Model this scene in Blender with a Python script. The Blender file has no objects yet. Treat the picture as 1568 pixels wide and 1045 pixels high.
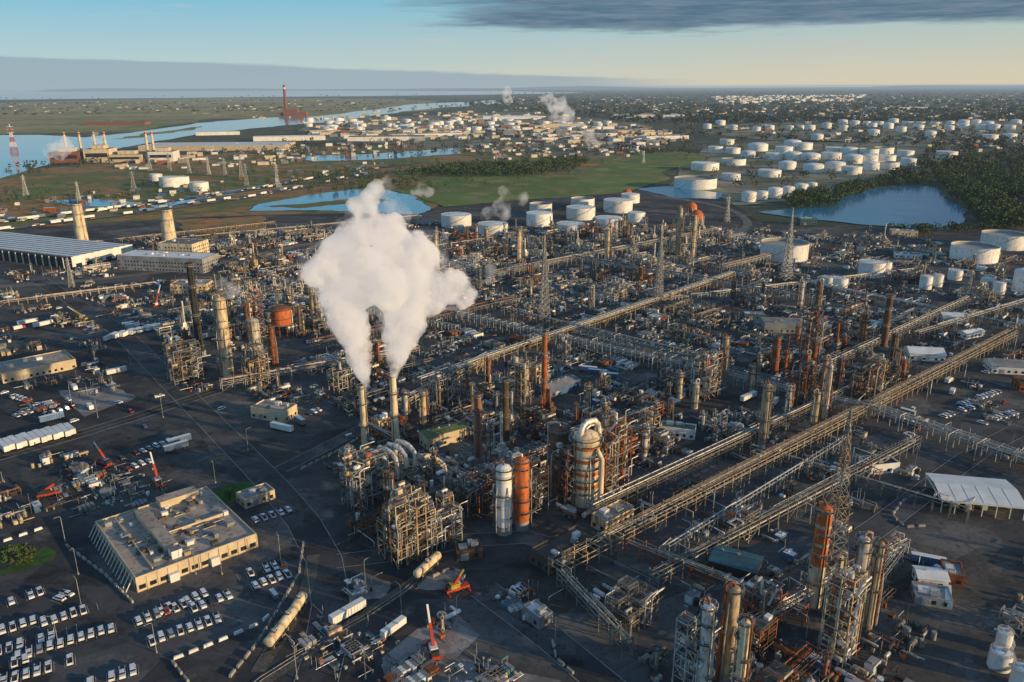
import bpy, math, random
import numpy as np
from mathutils import Vector, Matrix
random.seed(7); np.random.seed(7)
sc=bpy.context.scene
# ------------------------------------------------------------ camera
HC=175.0; F=1219.0; PITCH=math.radians(17.72); ROLL=math.radians(-0.22)
CM=Matrix.Rotation(math.pi/2-PITCH,4,'X')@Matrix.Rotation(ROLL,4,'Z')
cam=bpy.data.objects.new('camera',bpy.data.cameras.new('camera'))
sc.collection.objects.link(cam); sc.camera=cam
cam.matrix_world=Matrix.Translation((0,0,HC))@CM
cam.data.sensor_width=36; cam.data.lens=36*F/1568; cam.data.clip_start=1; cam.data.clip_end=300000
R3=CM.to_3x3()
def ray(u,v): return R3@Vector(((u-784)/F,(522.5-v)/F,-1))
def G(u,v,z=0.0):            # survey point of the photo on the ground plane
    d=ray(u,v); k=(z-HC)/min(d.z,-0.0022); return Vector((d.x*k,d.y*k,z))
def ZT(u,v,Y):               # height of a point standing at northing Y
    d=ray(u,v); return HC+d.z*Y/d.y
def V3(u,v,Y):
    d=ray(u,v); k=Y/d.y; return Vector((d.x*k,Y,HC+d.z*k))
def dep(p): return p.y*math.cos(PITCH)+(HC-p.z)*math.sin(PITCH)
GA=math.radians(42)
# ------------------------------------------------------------ materials
MATS={}
def mat(name,c1,c2=None,scale=0.3,rough=0.75,metal=0.0,zs=1.0,rnd=0.0,detail=5,lo=.38,hi=.62,spec=0.3,c3=None,s3=3.0,bump=0):
    m=bpy.data.materials.new(name); m.use_nodes=True; n=m.node_tree.nodes; l=m.node_tree.links
    b=n['Principled BSDF']; b.inputs['Roughness'].default_value=rough; b.inputs['Metallic'].default_value=metal
    b.inputs['Specular IOR Level'].default_value=spec
    if c2 is None: c2=tuple(c*0.72 for c in c1)
    g=n.new('ShaderNodeNewGeometry'); mp=n.new('ShaderNodeMapping'); mp.inputs['Scale'].default_value=(scale,scale,scale*zs)
    l.new(g.outputs['Position'],mp.inputs['Vector'])
    t=n.new('ShaderNodeTexNoise'); t.inputs['Scale'].default_value=1; t.inputs['Detail'].default_value=detail; t.inputs['Roughness'].default_value=.62
    l.new(mp.outputs[0],t.inputs['Vector'])
    r=n.new('ShaderNodeMapRange'); r.inputs[1].default_value=lo; r.inputs[2].default_value=hi; l.new(t.outputs['Fac'],r.inputs[0])
    mx=n.new('ShaderNodeMix'); mx.data_type='RGBA'; mx.inputs[6].default_value=(*c1,1); mx.inputs[7].default_value=(*c2,1)
    l.new(r.outputs[0],mx.inputs[0]); out=mx.outputs[2]
    if c3 is not None:
        t2=n.new('ShaderNodeTexNoise'); t2.inputs['Scale'].default_value=s3; t2.inputs['Detail'].default_value=6; l.new(mp.outputs[0],t2.inputs['Vector'])
        r2=n.new('ShaderNodeMapRange'); r2.inputs[1].default_value=.52; r2.inputs[2].default_value=.66; l.new(t2.outputs['Fac'],r2.inputs[0])
        m2=n.new('ShaderNodeMix'); m2.data_type='RGBA'; l.new(out,m2.inputs[6]); m2.inputs[7].default_value=(*c3,1); l.new(r2.outputs[0],m2.inputs[0]); out=m2.outputs[2]
    if rnd>0:
        oi=n.new('ShaderNodeObjectInfo'); rr=n.new('ShaderNodeMapRange'); rr.inputs[3].default_value=1-rnd; rr.inputs[4].default_value=1+rnd
        l.new(oi.outputs['Random'],rr.inputs[0]); hs=n.new('ShaderNodeHueSaturation'); l.new(rr.outputs[0],hs.inputs['Value']); l.new(out,hs.inputs['Color']); out=hs.outputs[0]
    l.new(out,b.inputs['Base Color'])
    MATS[name]=m; return m
mat('steel',(.25,.235,.21),(.1,.095,.09),.4,rnd=.4)
mat('galv',(.52,.52,.5),(.28,.28,.27),.4,.45,.25,rnd=.3)
mat('silver',(.8,.77,.7),(.5,.47,.42),.5,.4,.3,zs=.3,rnd=.15,c3=(.34,.22,.14),s3=2)
mat('tan',(.62,.5,.32),(.38,.27,.16),.4,zs=.25,rnd=.3,c3=(.27,.13,.07),s3=2)
mat('rust',(.42,.12,.035),(.17,.055,.025),.5,.9,zs=.4,rnd=.3)
mat('brown',(.19,.1,.055),(.08,.05,.035),.4,.9,zs=.4,rnd=.3)
mat('dark',(.05,.048,.045),(.025,.025,.025),.5,.8)
mat('grate',(.13,.115,.1),(.05,.045,.04),.7,.9)
mat('white',(.82,.8,.77),(.68,.66,.62),.15,.5,zs=.3,rnd=.06)
mat('tankwhite',(.84,.83,.81),(.74,.73,.7),.05,.5,zs=.5,rnd=.08,c3=(.6,.52,.44),s3=9)
mat('tankgrey',(.42,.4,.37),(.3,.28,.25),.05,.8)
mat('cream',(.76,.66,.46),(.55,.44,.29),.3,zs=.2,c3=(.44,.26,.13),s3=2)
mat('orange',(.66,.17,.035),(.44,.1,.03),.25,.7,zs=.3,c3=(.3,.1,.05),s3=4)
mat('pink',(.38,.18,.12),(.24,.11,.07),.2,.8,zs=.2)
mat('teal',(.05,.17,.2),(.05,.1,.12),.3,.6,rnd=.2)
mat('blue',(.08,.17,.32),(.05,.1,.2),.3,.6,rnd=.3)
mat('yellow',(.55,.36,.05),(.4,.24,.04),.4)
mat('red',(.5,.06,.03),(.34,.05,.03),.4)
mat('green',(.12,.16,.07),(.08,.11,.05),.3)
mat('roofgrey',(.3,.3,.31),(.18,.18,.19),.12,.9,rnd=.3)
mat('roofbeige',(.48,.39,.31),(.33,.26,.21),.09,.9,c3=(.2,.17,.14),s3=5)
mat('roofbrown',(.12,.09,.07),(.07,.06,.05),.1,.9)
mat('wallbeige',(.64,.52,.36),(.5,.4,.27),.2,.85)
mat('wallgrey',(.3,.3,.3),(.2,.2,.2),.15,.85,rnd=.25)
mat('brick',(.28,.1,.06),(.2,.08,.05),.2,.9)
mat('concrete',(.38,.35,.31),(.24,.22,.2),.15,.9)
mat('glass',(.03,.035,.04),(.02,.02,.025),.5,.12,spec=.6)
mat('rubber',(.02,.02,.02),(.015,.015,.015),1,.9)
mat('paintline',(.6,.6,.57),(.25,.25,.25),.8,.8)
mat('bark',(.1,.07,.045),(.05,.04,.03),2)
mat('leaf',(.06,.1,.02),(.03,.06,.015),.06,.8,c3=(.12,.13,.03),s3=3)
mat('leaffar',(.06,.075,.035),(.035,.05,.03),.004,.9,c3=(.11,.09,.045),s3=4,rnd=.2)
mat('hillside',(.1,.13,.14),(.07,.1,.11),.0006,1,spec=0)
mat('carblack',(.03,.03,.035),(.02,.02,.025),1,.3,spec=.5)
mat('carred',(.35,.03,.02),(.3,.03,.02),1,.3,spec=.5)
mat('carsilver',(.42,.43,.44),(.36,.37,.38),1,.3,.3)
mat('carwhite',(.8,.8,.8),(.72,.72,.72),1,.3)
mat('carblue',(.05,.12,.3),(.04,.1,.25),1,.3)
# ------------------------------------------------------------ mesh builder
class MB:
    def __init__(s): s.v=[];s.f=[];s.m=[];s.s=[]
    def add(s,vs,fs,m,sm=False):
        o=len(s.v); s.v.extend(vs)
        for f in fs: s.f.append(tuple(i+o for i in f)); s.m.append(m); s.s.append(sm)
    def box(s,x,y,z,sx,sy,sz,m,rot=0,top=None,taper=0):
        c,n=math.cos(rot),math.sin(rot); vs=[]
        for zz,k in((z,1),(z+sz,1-taper)):
            for a,b in((-.5,-.5),(.5,-.5),(.5,.5),(-.5,.5)):
                a2,b2=a*sx*k,b*sy*k; vs.append((x+a2*c-b2*n,y+a2*n+b2*c,zz))
        s.add(vs,[(0,1,5,4),(1,2,6,5),(2,3,7,6),(3,0,4,7),(3,2,1,0)],m); s.add(vs[4:],[(0,1,2,3)],top or m)
    def bar(s,p,q,w,m,w2=None):
        p=Vector(p);q=Vector(q);d=q-p
        if d.length<1e-6:return
        d.normalize(); a=d.cross(Vector((0,0,1)))
        if a.length<.05:a=Vector((1,0,0))
        a.normalize(); b=d.cross(a); h=w/2;h2=(w2 or w)/2
        vs=[tuple(p+a*i*h+b*j*h2) for i,j in((-1,-1),(1,-1),(1,1),(-1,1))]+[tuple(q+a*i*h+b*j*h2) for i,j in((-1,-1),(1,-1),(1,1),(-1,1))]
        s.add(vs,[(0,1,5,4),(1,2,6,5),(2,3,7,6),(3,0,4,7),(3,2,1,0),(4,5,6,7)],m)
    def cyl(s,x,y,z,r,h,m,n=12,r2=None,cap=None):
        if r2 is None:r2=r
        a=[(x+math.cos(2*math.pi*i/n)*r,y+math.sin(2*math.pi*i/n)*r,z) for i in range(n)]
        b=[(x+math.cos(2*math.pi*i/n)*r2,y+math.sin(2*math.pi*i/n)*r2,z+h) for i in range(n)]
        s.add(a+b,[(i,(i+1)%n,n+(i+1)%n,n+i) for i in range(n)],m,True)
        if cap!=False: s.add(b,[tuple(range(n))],cap or m)
    def dome(s,x,y,z,r,hh,m,n=12,k=3):
        vs=[];fs=[]
        for j in range(k):
            t=math.pi/2*j/k
            vs+=[(x+math.cos(2*math.pi*i/n)*r*math.cos(t),y+math.sin(2*math.pi*i/n)*r*math.cos(t),z+hh*math.sin(t)) for i in range(n)]
        vs.append((x,y,z+hh))
        for j in range(k-1):
            fs+=[(j*n+i,j*n+(i+1)%n,(j+1)*n+(i+1)%n,(j+1)*n+i) for i in range(n)]
        fs+=[((k-1)*n+i,(k-1)*n+(i+1)%n,k*n) for i in range(n)]
        s.add(vs,fs,m,True)
    def sweep(s,pts,r,m,n=8,cap=True):
        P=[Vector(p) for p in pts]; vs=[];fs=[];N=len(P)
        rs=r if isinstance(r,(list,tuple)) else [r]*N
        up=None
        for i,p in enumerate(P):
            t=(P[min(i+1,N-1)]-P[max(i-1,0)]).normalized()
            if up is None:
                up=Vector((0,0,1)) if abs(t.z)<.9 else Vector((1,0,0))
            a=up-t*up.dot(t)
            if a.length<.01:a=t.orthogonal()
            a.normalize();up=a;b=t.cross(a)
            for k in range(n):
                g=2*math.pi*k/n; vs.append(tuple(p+(a*math.cos(g)+b*math.sin(g))*rs[i]))
        for i in range(N-1):
            fs+=[(i*n+k,i*n+(k+1)%n,(i+1)*n+(k+1)%n,(i+1)*n+k) for k in range(n)]
        s.add(vs,fs,m,True)
        if cap:
            s.add(vs[:n],[tuple(range(n))[::-1]],m); s.add(vs[-n:],[tuple(range(n))],m)
    def drum(s,x,y,z,r,L,ang,m,n=12):
        d=Vector((math.cos(ang),math.sin(ang),0)); c=Vector((x,y,z)); e=r*.5
        pts=[c-d*(L/2+e),c-d*(L/2+e*.8),c-d*(L/2),c+d*(L/2),c+d*(L/2+e*.8),c+d*(L/2+e)]
        s.sweep(pts,[r*.25,r*.7,r,r,r*.7,r*.25],m,n)
        for k in(-.35,.35):
            q=c+d*L*k; s.box(q.x,q.y,z-r-1.0,.5,r*1.6,1.2,'concrete',ang)
    def rail(s,pts,z,m='galv',h=1.1,closed=True):
        n=len(pts)
        for i in range(n if closed else n-1):
            p=pts[i];q=pts[(i+1)%n]
            s.bar((p[0],p[1],z+h),(q[0],q[1],z+h),.09,m); s.bar((p[0],p[1],z+h*.5),(q[0],q[1],z+h*.5),.07,m)
            s.bar((p[0],p[1],z),(p[0],p[1],z+h),.09,m)
    def plat(s,x,y,z,r,m='grate',n=10,a0=0,a1=6.283,w=1.2,rm='galv'):
        k=max(3,int(n*(a1-a0)/6.283)); pin=[];pout=[]
        for i in range(k+1):
            a=a0+(a1-a0)*i/k; pin.append((x+math.cos(a)*r,y+math.sin(a)*r)); pout.append((x+math.cos(a)*(r+w),y+math.sin(a)*(r+w)))
        for i in range(k):
            vs=[(*pin[i],z),(*pout[i],z),(*pout[i+1],z),(*pin[i+1],z)]; vs+=[(a,b,c-.18) for a,b,c in vs]
            s.add(vs,[(0,1,2,3),(7,6,5,4),(1,5,6,2)],m)
        s.rail(pout,z,rm,closed=False)
    def remap(s,d): s.m=[d.get(q,q) for q in s.m]; return s
    def obj(s,name,loc=(0,0,0),rot=0,parent=None):
        me=bpy.data.meshes.new(name); me.from_pydata(s.v,[],s.f)
        used=sorted(set(s.m)); ix={u:i for i,u in enumerate(used)}
        for u in used: me.materials.append(MATS[u])
        me.polygons.foreach_set('material_index',[ix[u] for u in s.m]); me.polygons.foreach_set('use_smooth',s.s); me.update()
        o=bpy.data.objects.new(name,me); sc.collection.objects.link(o); o.location=loc; o.rotation_euler=(0,0,rot)
        if parent:o.parent=parent
        return o
def inst(o,name,loc,rot=0,scl=(1,1,1)):
    q=bpy.data.objects.new(name,o.data); sc.collection.objects.link(q); q.location=loc; q.rotation_euler=(0,0,rot); q.scale=scl; return q
class Proto:
    def __init__(s,mb,name):
        o=mb.obj(name); s.data=o.data; bpy.data.objects.remove(o)
GRID={}
def keep(x,y,r):
    k=(int(x//60),int(y//60)); n=int(r//60)+1
    for i in range(-n,n+1):
        for j in range(-n,n+1): GRID.setdefault((k[0]+i,k[1]+j),[]).append((x,y,r))
def free(x,y,r): return all((x-a)**2+(y-b)**2>(r+c)**2 for a,b,c in GRID.get((int(x//60),int(y//60)),()))
def inpoly(x,y,P):
    c=False;n=len(P);j=n-1
    for i in range(n):
        if (P[i][1]>y)!=(P[j][1]>y) and x<(P[j][0]-P[i][0])*(y-P[i][1])/(P[j][1]-P[i][1])+P[i][0]: c=not c
        j=i
    return c
# ------------------------------------------------------------ ground sheets
def sheet(name,pts,z,m,jit=0,sub=6):
    P=[]
    N=len(pts)
    for i in range(N):
        a=Vector(pts[i][:2]);b=Vector(pts[(i+1)%N][:2]);L=(b-a).length;nn=Vector((-(b-a).y,(b-a).x))/max(L,1e-6)
        for k in range(sub):
            t=k/sub; q=a.lerp(b,t)
            if jit and k: q+=nn*L*jit*random.uniform(-1,1)
            P.append((q.x,q.y,z))
    mb=MB(); mb.add(P,[tuple(range(len(P)))],m); o=mb.obj(name)
    me=o.data
    if me.polygons[0].normal.z<0: me.flip_normals()
    return o
def psheet(name,px,z,m,jit=.05,sub=6): return sheet(name,[G(*p) for p in px],z,m,jit,sub)
def groundmat(name,cols,scales,rough=.95,plots=0):
    m=bpy.data.materials.new(name); m.use_nodes=True;n=m.node_tree.nodes;l=m.node_tree.links;b=n['Principled BSDF'];b.inputs['Roughness'].default_value=rough
    b.inputs['Specular IOR Level'].default_value=.15
    g=n.new('ShaderNodeNewGeometry'); out=None
    for i,(c,s) in enumerate(zip(cols,scales)):
        if i==0:
            rgb=n.new('ShaderNodeRGB'); rgb.outputs[0].default_value=(*c,1); out=rgb.outputs[0]; continue
        mp=n.new('ShaderNodeMapping'); mp.inputs['Scale'].default_value=(s[0],s[0],1); mp.inputs['Location'].default_value=(i*37.3,i*11.7,0)
        l.new(g.outputs['Position'],mp.inputs['Vector']); t=n.new('ShaderNodeTexNoise'); t.inputs['Scale'].default_value=1; t.inputs['Detail'].default_value=7; t.inputs['Roughness'].default_value=.65
        l.new(mp.outputs[0],t.inputs['Vector']); r=n.new('ShaderNodeMapRange'); r.inputs[1].default_value=s[1]; r.inputs[2].default_value=s[2]
        l.new(t.outputs['Fac'],r.inputs[0]); mx=n.new('ShaderNodeMix'); mx.data_type='RGBA'; l.new(r.outputs[0],mx.inputs[0]); l.new(out,mx.inputs[6]); mx.inputs[7].default_value=(*c,1); out=mx.outputs[2]
    if plots:
        for sc_,amt in ((plots,.35),(plots*4.5,.22)):
            mp=n.new('ShaderNodeMapping'); mp.inputs['Rotation'].default_value=(0,0,-GA); mp.inputs['Scale'].default_value=(sc_,sc_*1.5,0); l.new(g.outputs['Position'],mp.inputs['Vector'])
            vo=n.new('ShaderNodeTexVoronoi'); vo.voronoi_dimensions='2D'; vo.distance='CHEBYCHEV'; vo.inputs['Scale'].default_value=1; vo.inputs['Randomness'].default_value=.7; l.new(mp.outputs[0],vo.inputs['Vector'])
            sp=n.new('ShaderNodeSeparateColor'); l.new(vo.outputs['Color'],sp.inputs[0]); rr=n.new('ShaderNodeMapRange'); rr.inputs[3].default_value=1-amt; rr.inputs[4].default_value=1+amt; l.new(sp.outputs[0],rr.inputs[0])
            hs=n.new('ShaderNodeHueSaturation'); l.new(rr.outputs[0],hs.inputs['Value']); l.new(out,hs.inputs['Color']); out=hs.outputs[0]
    l.new(out,b.inputs['Base Color']); MATS[name]=m
groundmat('land',[(.085,.09,.045),(.17,.14,.08),(.06,.07,.04),(.22,.19,.13)],[0,(.0012,.45,.6),(.006,.45,.55),(.02,.56,.66)])
groundmat('marsh',[(.4,.29,.11),(.17,.19,.06),(.46,.31,.13)],[0,(.002,.4,.6),(.012,.5,.65)])
groundmat('earth',[(.36,.2,.08),(.17,.17,.05),(.5,.2,.065),(.13,.1,.07),(.11,.15,.04)],[0,(.006,.46,.54),(.01,.55,.62),(.05,.52,.66),(.02,.55,.62)])
groundmat('meadow',[(.16,.22,.05),(.11,.16,.035),(.32,.25,.1),(.2,.17,.08)],[0,(.006,.4,.6),(.02,.5,.65),(.004,.55,.65)])
groundmat('yard',[(.08,.076,.075),(.12,.107,.094),(.046,.046,.049),(.2,.165,.13),(.05,.05,.05)],[0,(.012,.45,.6),(.02,.5,.6),(.06,.58,.7),(.5,.5,.7)],plots=.016)
groundmat('asphalt',[(.065,.064,.067),(.1,.095,.09),(.043,.043,.046),(.14,.127,.113),(.04,.04,.04)],[0,(.02,.45,.6),(.12,.52,.62),(.05,.6,.7),(.9,.58,.66)],plots=.02)
groundmat('roadlight',[(.2,.18,.15),(.13,.12,.11),(.28,.24,.19)],[0,(.05,.45,.6),(.3,.55,.7)])
groundmat('slab',[(.26,.23,.21),(.17,.155,.14),(.32,.29,.26),(.12,.11,.1)],[0,(.06,.45,.6),(.3,.55,.7),(.1,.6,.65)],plots=.05)
groundmat('pad',[(.24,.21,.15),(.14,.16,.07),(.28,.23,.16)],[0,(.01,.45,.6),(.03,.5,.65)],plots=.008)
groundmat('lawn',[(.06,.13,.025),(.04,.085,.02)],[0,(.3,.4,.6)])
groundmat('gravel',[(.12,.105,.09),(.07,.06,.05),(.18,.15,.12)],[0,(.3,.45,.6),(1.5,.5,.65)])
def watermat():
    m=bpy.data.materials.new('water');m.use_nodes=True;n=m.node_tree.nodes;l=m.node_tree.links;b=n['Principled BSDF']
    b.inputs['Base Color'].default_value=(.04,.22,.38,1);b.inputs['Roughness'].default_value=.08;b.inputs['IOR'].default_value=1.45
    g=n.new('ShaderNodeNewGeometry');t=n.new('ShaderNodeTexNoise');t.inputs['Scale'].default_value=.4;t.inputs['Detail'].default_value=4;l.new(g.outputs['Position'],t.inputs['Vector'])
    bp=n.new('ShaderNodeBump');bp.inputs['Distance'].default_value=.08;l.new(t.outputs['Fac'],bp.inputs['Height']);l.new(bp.outputs[0],b.inputs['Normal']);MATS['water']=m
watermat()
S=70000
mb=MB(); mb.add([(-S,-2000,0),(S,-2000,0),(S,S,0),(-S,S,0)],[(0,1,2,3)],'land'); mb.obj('ground')
psheet('marshland',[(-500,185),(0,158),(300,149),(620,152),(700,160),(560,185),(400,182),(330,182),(200,202),(0,206),(-500,215)],.3,'marsh',.04)
psheet('brownfield_land',[(-400,300),(-50,272),(100,255),(300,238),(480,225),(900,215),(960,240),(900,275),(690,300),(640,330),(480,330),(0,352),(-400,380)],.3,'earth',.03)
YZ=.6
psheet('plant_yard_ground',[(-900,1700),(-600,440),(-300,385),(0,352),(300,333),(480,328),(660,325),(760,300),(960,290),(1100,300),(1180,348),(1450,352),(1650,340),(1900,380),(2600,1700)],YZ,'yard',.01)
psheet('meadow',[(600,292),(680,273),(780,268),(870,270),(960,235),(1060,232),(1080,245),(960,295),(830,305),(680,318)],.9,'meadow',.04)
psheet('meadow',[(20,292),(100,282),(110,298),(30,308)],.9,'meadow',.04)
psheet('tank_farm_pad',[(1040,262),(1075,222),(1230,215),(1480,222),(1480,245),(1420,265),(1290,280),(1270,302),(1130,315),(1030,292)],.35,'pad',.03)
psheet('tank_farm_pad',[(1070,204),(1080,192),(1290,184),(1640,182),(1640,220),(1220,218)],.35,'pad',.03)
psheet('industrial_ground',[(455,212),(470,185),(830,170),(1000,195),(1020,225),(900,240),(640,225)],.35,'pad',.03)
psheet('bay_water',[(-1500,142),(-1500,155),(0,153),(380,149),(560,147.5),(760,145),(900,142.5),(760,139.5),(300,139)],.5,'water',.0)
psheet('river_water',[(-300,212),(60,207),(130,211),(200,204),(300,189),(400,181),(480,179),(620,161),(760,154),(768,159),(640,169),(520,187),(470,189),(400,196),(300,206),(230,219),(190,226),(130,238),(60,256),(0,274),(-300,320)],.7,'water',.03)
psheet('marsh_island',[(170,214),(240,203),(310,194),(300,198),(220,211)],.9,'marsh',.06)
psheet('pond_water',[(395,314),(480,299),(540,291),(590,292),(630,300),(660,322),(640,330),(560,326),(480,323),(380,324)],.95,'water',.03)
psheet('sand_bar',[(400,317),(480,312),(560,303),(600,308),(520,314),(460,320)],1.1,'earth',.06)
psheet('pond_water',[(70,308),(150,306),(210,311),(200,318),(110,317)],.95,'water',.03)
psheet('creek_water',[(430,241),(560,237),(700,227),(705,236),(600,244),(480,248)],.95,'water',.04)
psheet('creek_water',[(230,316),(300,300),(420,282),(425,286),(310,306),(240,322)],.95,'water',.04)
psheet('pond_water',[(1160,326),(1240,318),(1290,303),(1345,289),(1400,284),(1436,289),(1445,305),(1478,322),(1478,345),(1420,352),(1330,346),(1230,336)],1.1,'water',.03)
psheet('pond_water',[(975,290),(1020,286),(1110,297),(1100,306),(1030,304)],1.0,'water',.03)
psheet('bare_soil',[(80,290),(150,281),(215,288),(190,302),(110,305)],1.0,'earth',.05)
psheet('bare_soil',[(270,338),(400,332),(410,350),(350,362),(280,356)],1.0,'earth',.05)
# ------------------------------------------------------------ roads
def ribbon(name,pts,w,m,z,marks=False,kp=True,edge=True):
    P=[Vector(p) for p in pts]; L=[];
    for i in range(len(P)-1):
        k=max(1,int((P[i+1]-P[i]).length/25))
        for j in range(k): L.append(P[i].lerp(P[i+1],j/k))
    L.append(P[-1]); 
    for _ in range(2):
        L=[L[0]]+[(L[i-1]+L[i]*2+L[i+1])/4 for i in range(1,len(L)-1)]+[L[-1]]
    mb=MB()
    def strip(off,ww,zz,mm):
        vs=[];fs=[]
        for i,p in enumerate(L):
            t=(L[min(i+1,len(L)-1)]-L[max(i-1,0)]).normalized(); nn=Vector((-t.y,t.x,0)); c=p+nn*off
            a=c-nn*ww/2;b=c+nn*ww/2; vs+=[(a.x,a.y,zz),(b.x,b.y,zz)]
        fs=[(2*i,2*i+2,2*i+3,2*i+1) for i in range(len(L)-1)]
        mb.add(vs,fs,mm)
    strip(0,w,z,m)
    if edge: strip(w/2+.25,.3,z+.1,'concrete'); strip(-w/2-.25,.3,z+.1,'concrete')
    if marks:
        strip(w/2-.5,.25,z+.02,'paintline'); strip(-w/2+.5,.25,z+.02,'paintline'); strip(0,.25,z+.02,'yellow')
    if kp:
        for p in L: keep(p.x,p.y,w/2)
        for i in range(len(L)-1): c=(L[i]+L[i+1])/2; keep(c.x,c.y,w/2)
    return mb.obj(name)
def proad(name,px,w,m='asphalt',z=YZ+.02,**k): return ribbon(name,[G(*p) for p in px],w,m,z,**k)
proad('plant_road',[(60,430),(180,505),(275,600),(390,715),(470,800),(515,860),(520,930),(470,1100)],13,z=YZ+.03)
proad('plant_road',[(-200,755),(0,702),(220,640),(340,594),(470,560)],10,z=YZ+.05,marks=True)
proad('plant_road',[(515,862),(600,880),(740,812),(800,800),(1000,905)],9,z=YZ+.07)
proad('plant_road',[(740,905),(860,975),(960,1080)],11,z=YZ+.09)
proad('plant_road',[(430,722),(560,655)],8,z=YZ+.11)
proad('plant_road',[(1100,470),(1260,512),(1420,560),(1620,625)],10,z=YZ+.05)
proad('plant_road',[(1300,840),(1400,770),(1480,700),(1640,620)],10,z=YZ+.07)
proad('plant_road',[(560,520),(680,560),(760,600)],8,z=YZ+.07)
proad('plant_road',[(-200,450),(100,435),(300,412),(480,372),(700,350)],12,'roadlight',z=YZ+.06)
proad('service_road',[(1000,300),(1085,312),(1130,325),(1150,345),(1120,365),(1060,350)],10,'roadlight',z=YZ+.05)
proad('highway',[(-300,395),(0,353),(200,328),(400,300),(560,268),(660,258),(900,262)],26,'roadlight',1.5,kp=False)
proad('highway',[(-300,378),(0,340),(200,317),(380,292),(540,262),(640,250)],22,'roadlight',1.6,kp=False)
proad('service_road',[(640,300),(760,285),(880,268),(960,240),(1000,225),(1060,200)],12,'earth',1.3,kp=False)
proad('service_road',[(200,235),(420,222),(600,215),(800,205)],18,'roadlight',1.2,kp=False)
# ------------------------------------------------------------ process equipment
def tower(mb,x,y,z,h,r,m,R,n=16,plats=True,pipe=True):
    mb.cyl(x,y,z,r*1.05,h*.12,'concrete' if R.random()<.3 else m,n,r); 
    mb.cyl(x,y,z+h*.12,r,h*.88-r*.5,m,n,cap=False); mb.dome(x,y,z+h-r*.5,r,r*.5,m,n)
    for k in range(int(h/4)): mb.cyl(x,y,z+h*.12+k*4,r*1.03,.15,'galv',n,cap=False)
    if h>14 and n<20:
        for _ in range(2): q=R.uniform(.2,.8); mb.cyl(x,y,z+h*q,r*1.025,h*R.uniform(.04,.1),R.choice(['rust','brown','silver','cream','tan']),n,cap=False)
    if plats:
        zz=z+h*.25
        while zz<z+h-1:
            a=R.uniform(0,6.28); mb.plat(x,y,zz,r,a0=a,a1=a+R.uniform(2.5,5),w=R.uniform(1,1.6)); zz+=R.uniform(4.5,8)
        mb.plat(x,y,z+h-r*.5,r*.95,w=1.1)
    a=R.uniform(0,6.28); c,s_=math.cos(a),math.sin(a)
    mb.bar((x+c*(r+.5),y+s_*(r+.5),z),(x+c*(r+.5),y+s_*(r+.5),z+h),.6,'grate',.15)
    if pipe:
        a+=R.uniform(1,4); c,s_=math.cos(a),math.sin(a); q=r+.8; pr=R.uniform(.15,.4)*min(1.3,r)
        mb.sweep([(x,y,z+h),(x,y,z+h+1),(x+c*q*.4,y+s_*q*.4,z+h+1.6),(x+c*q,y+s_*q,z+h+.9),(x+c*q,y+s_*q,z+h-2),(x+c*q,y+s_*q,z+2)],pr,R.choice(['silver','tan','galv','rust']),7)
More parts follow.
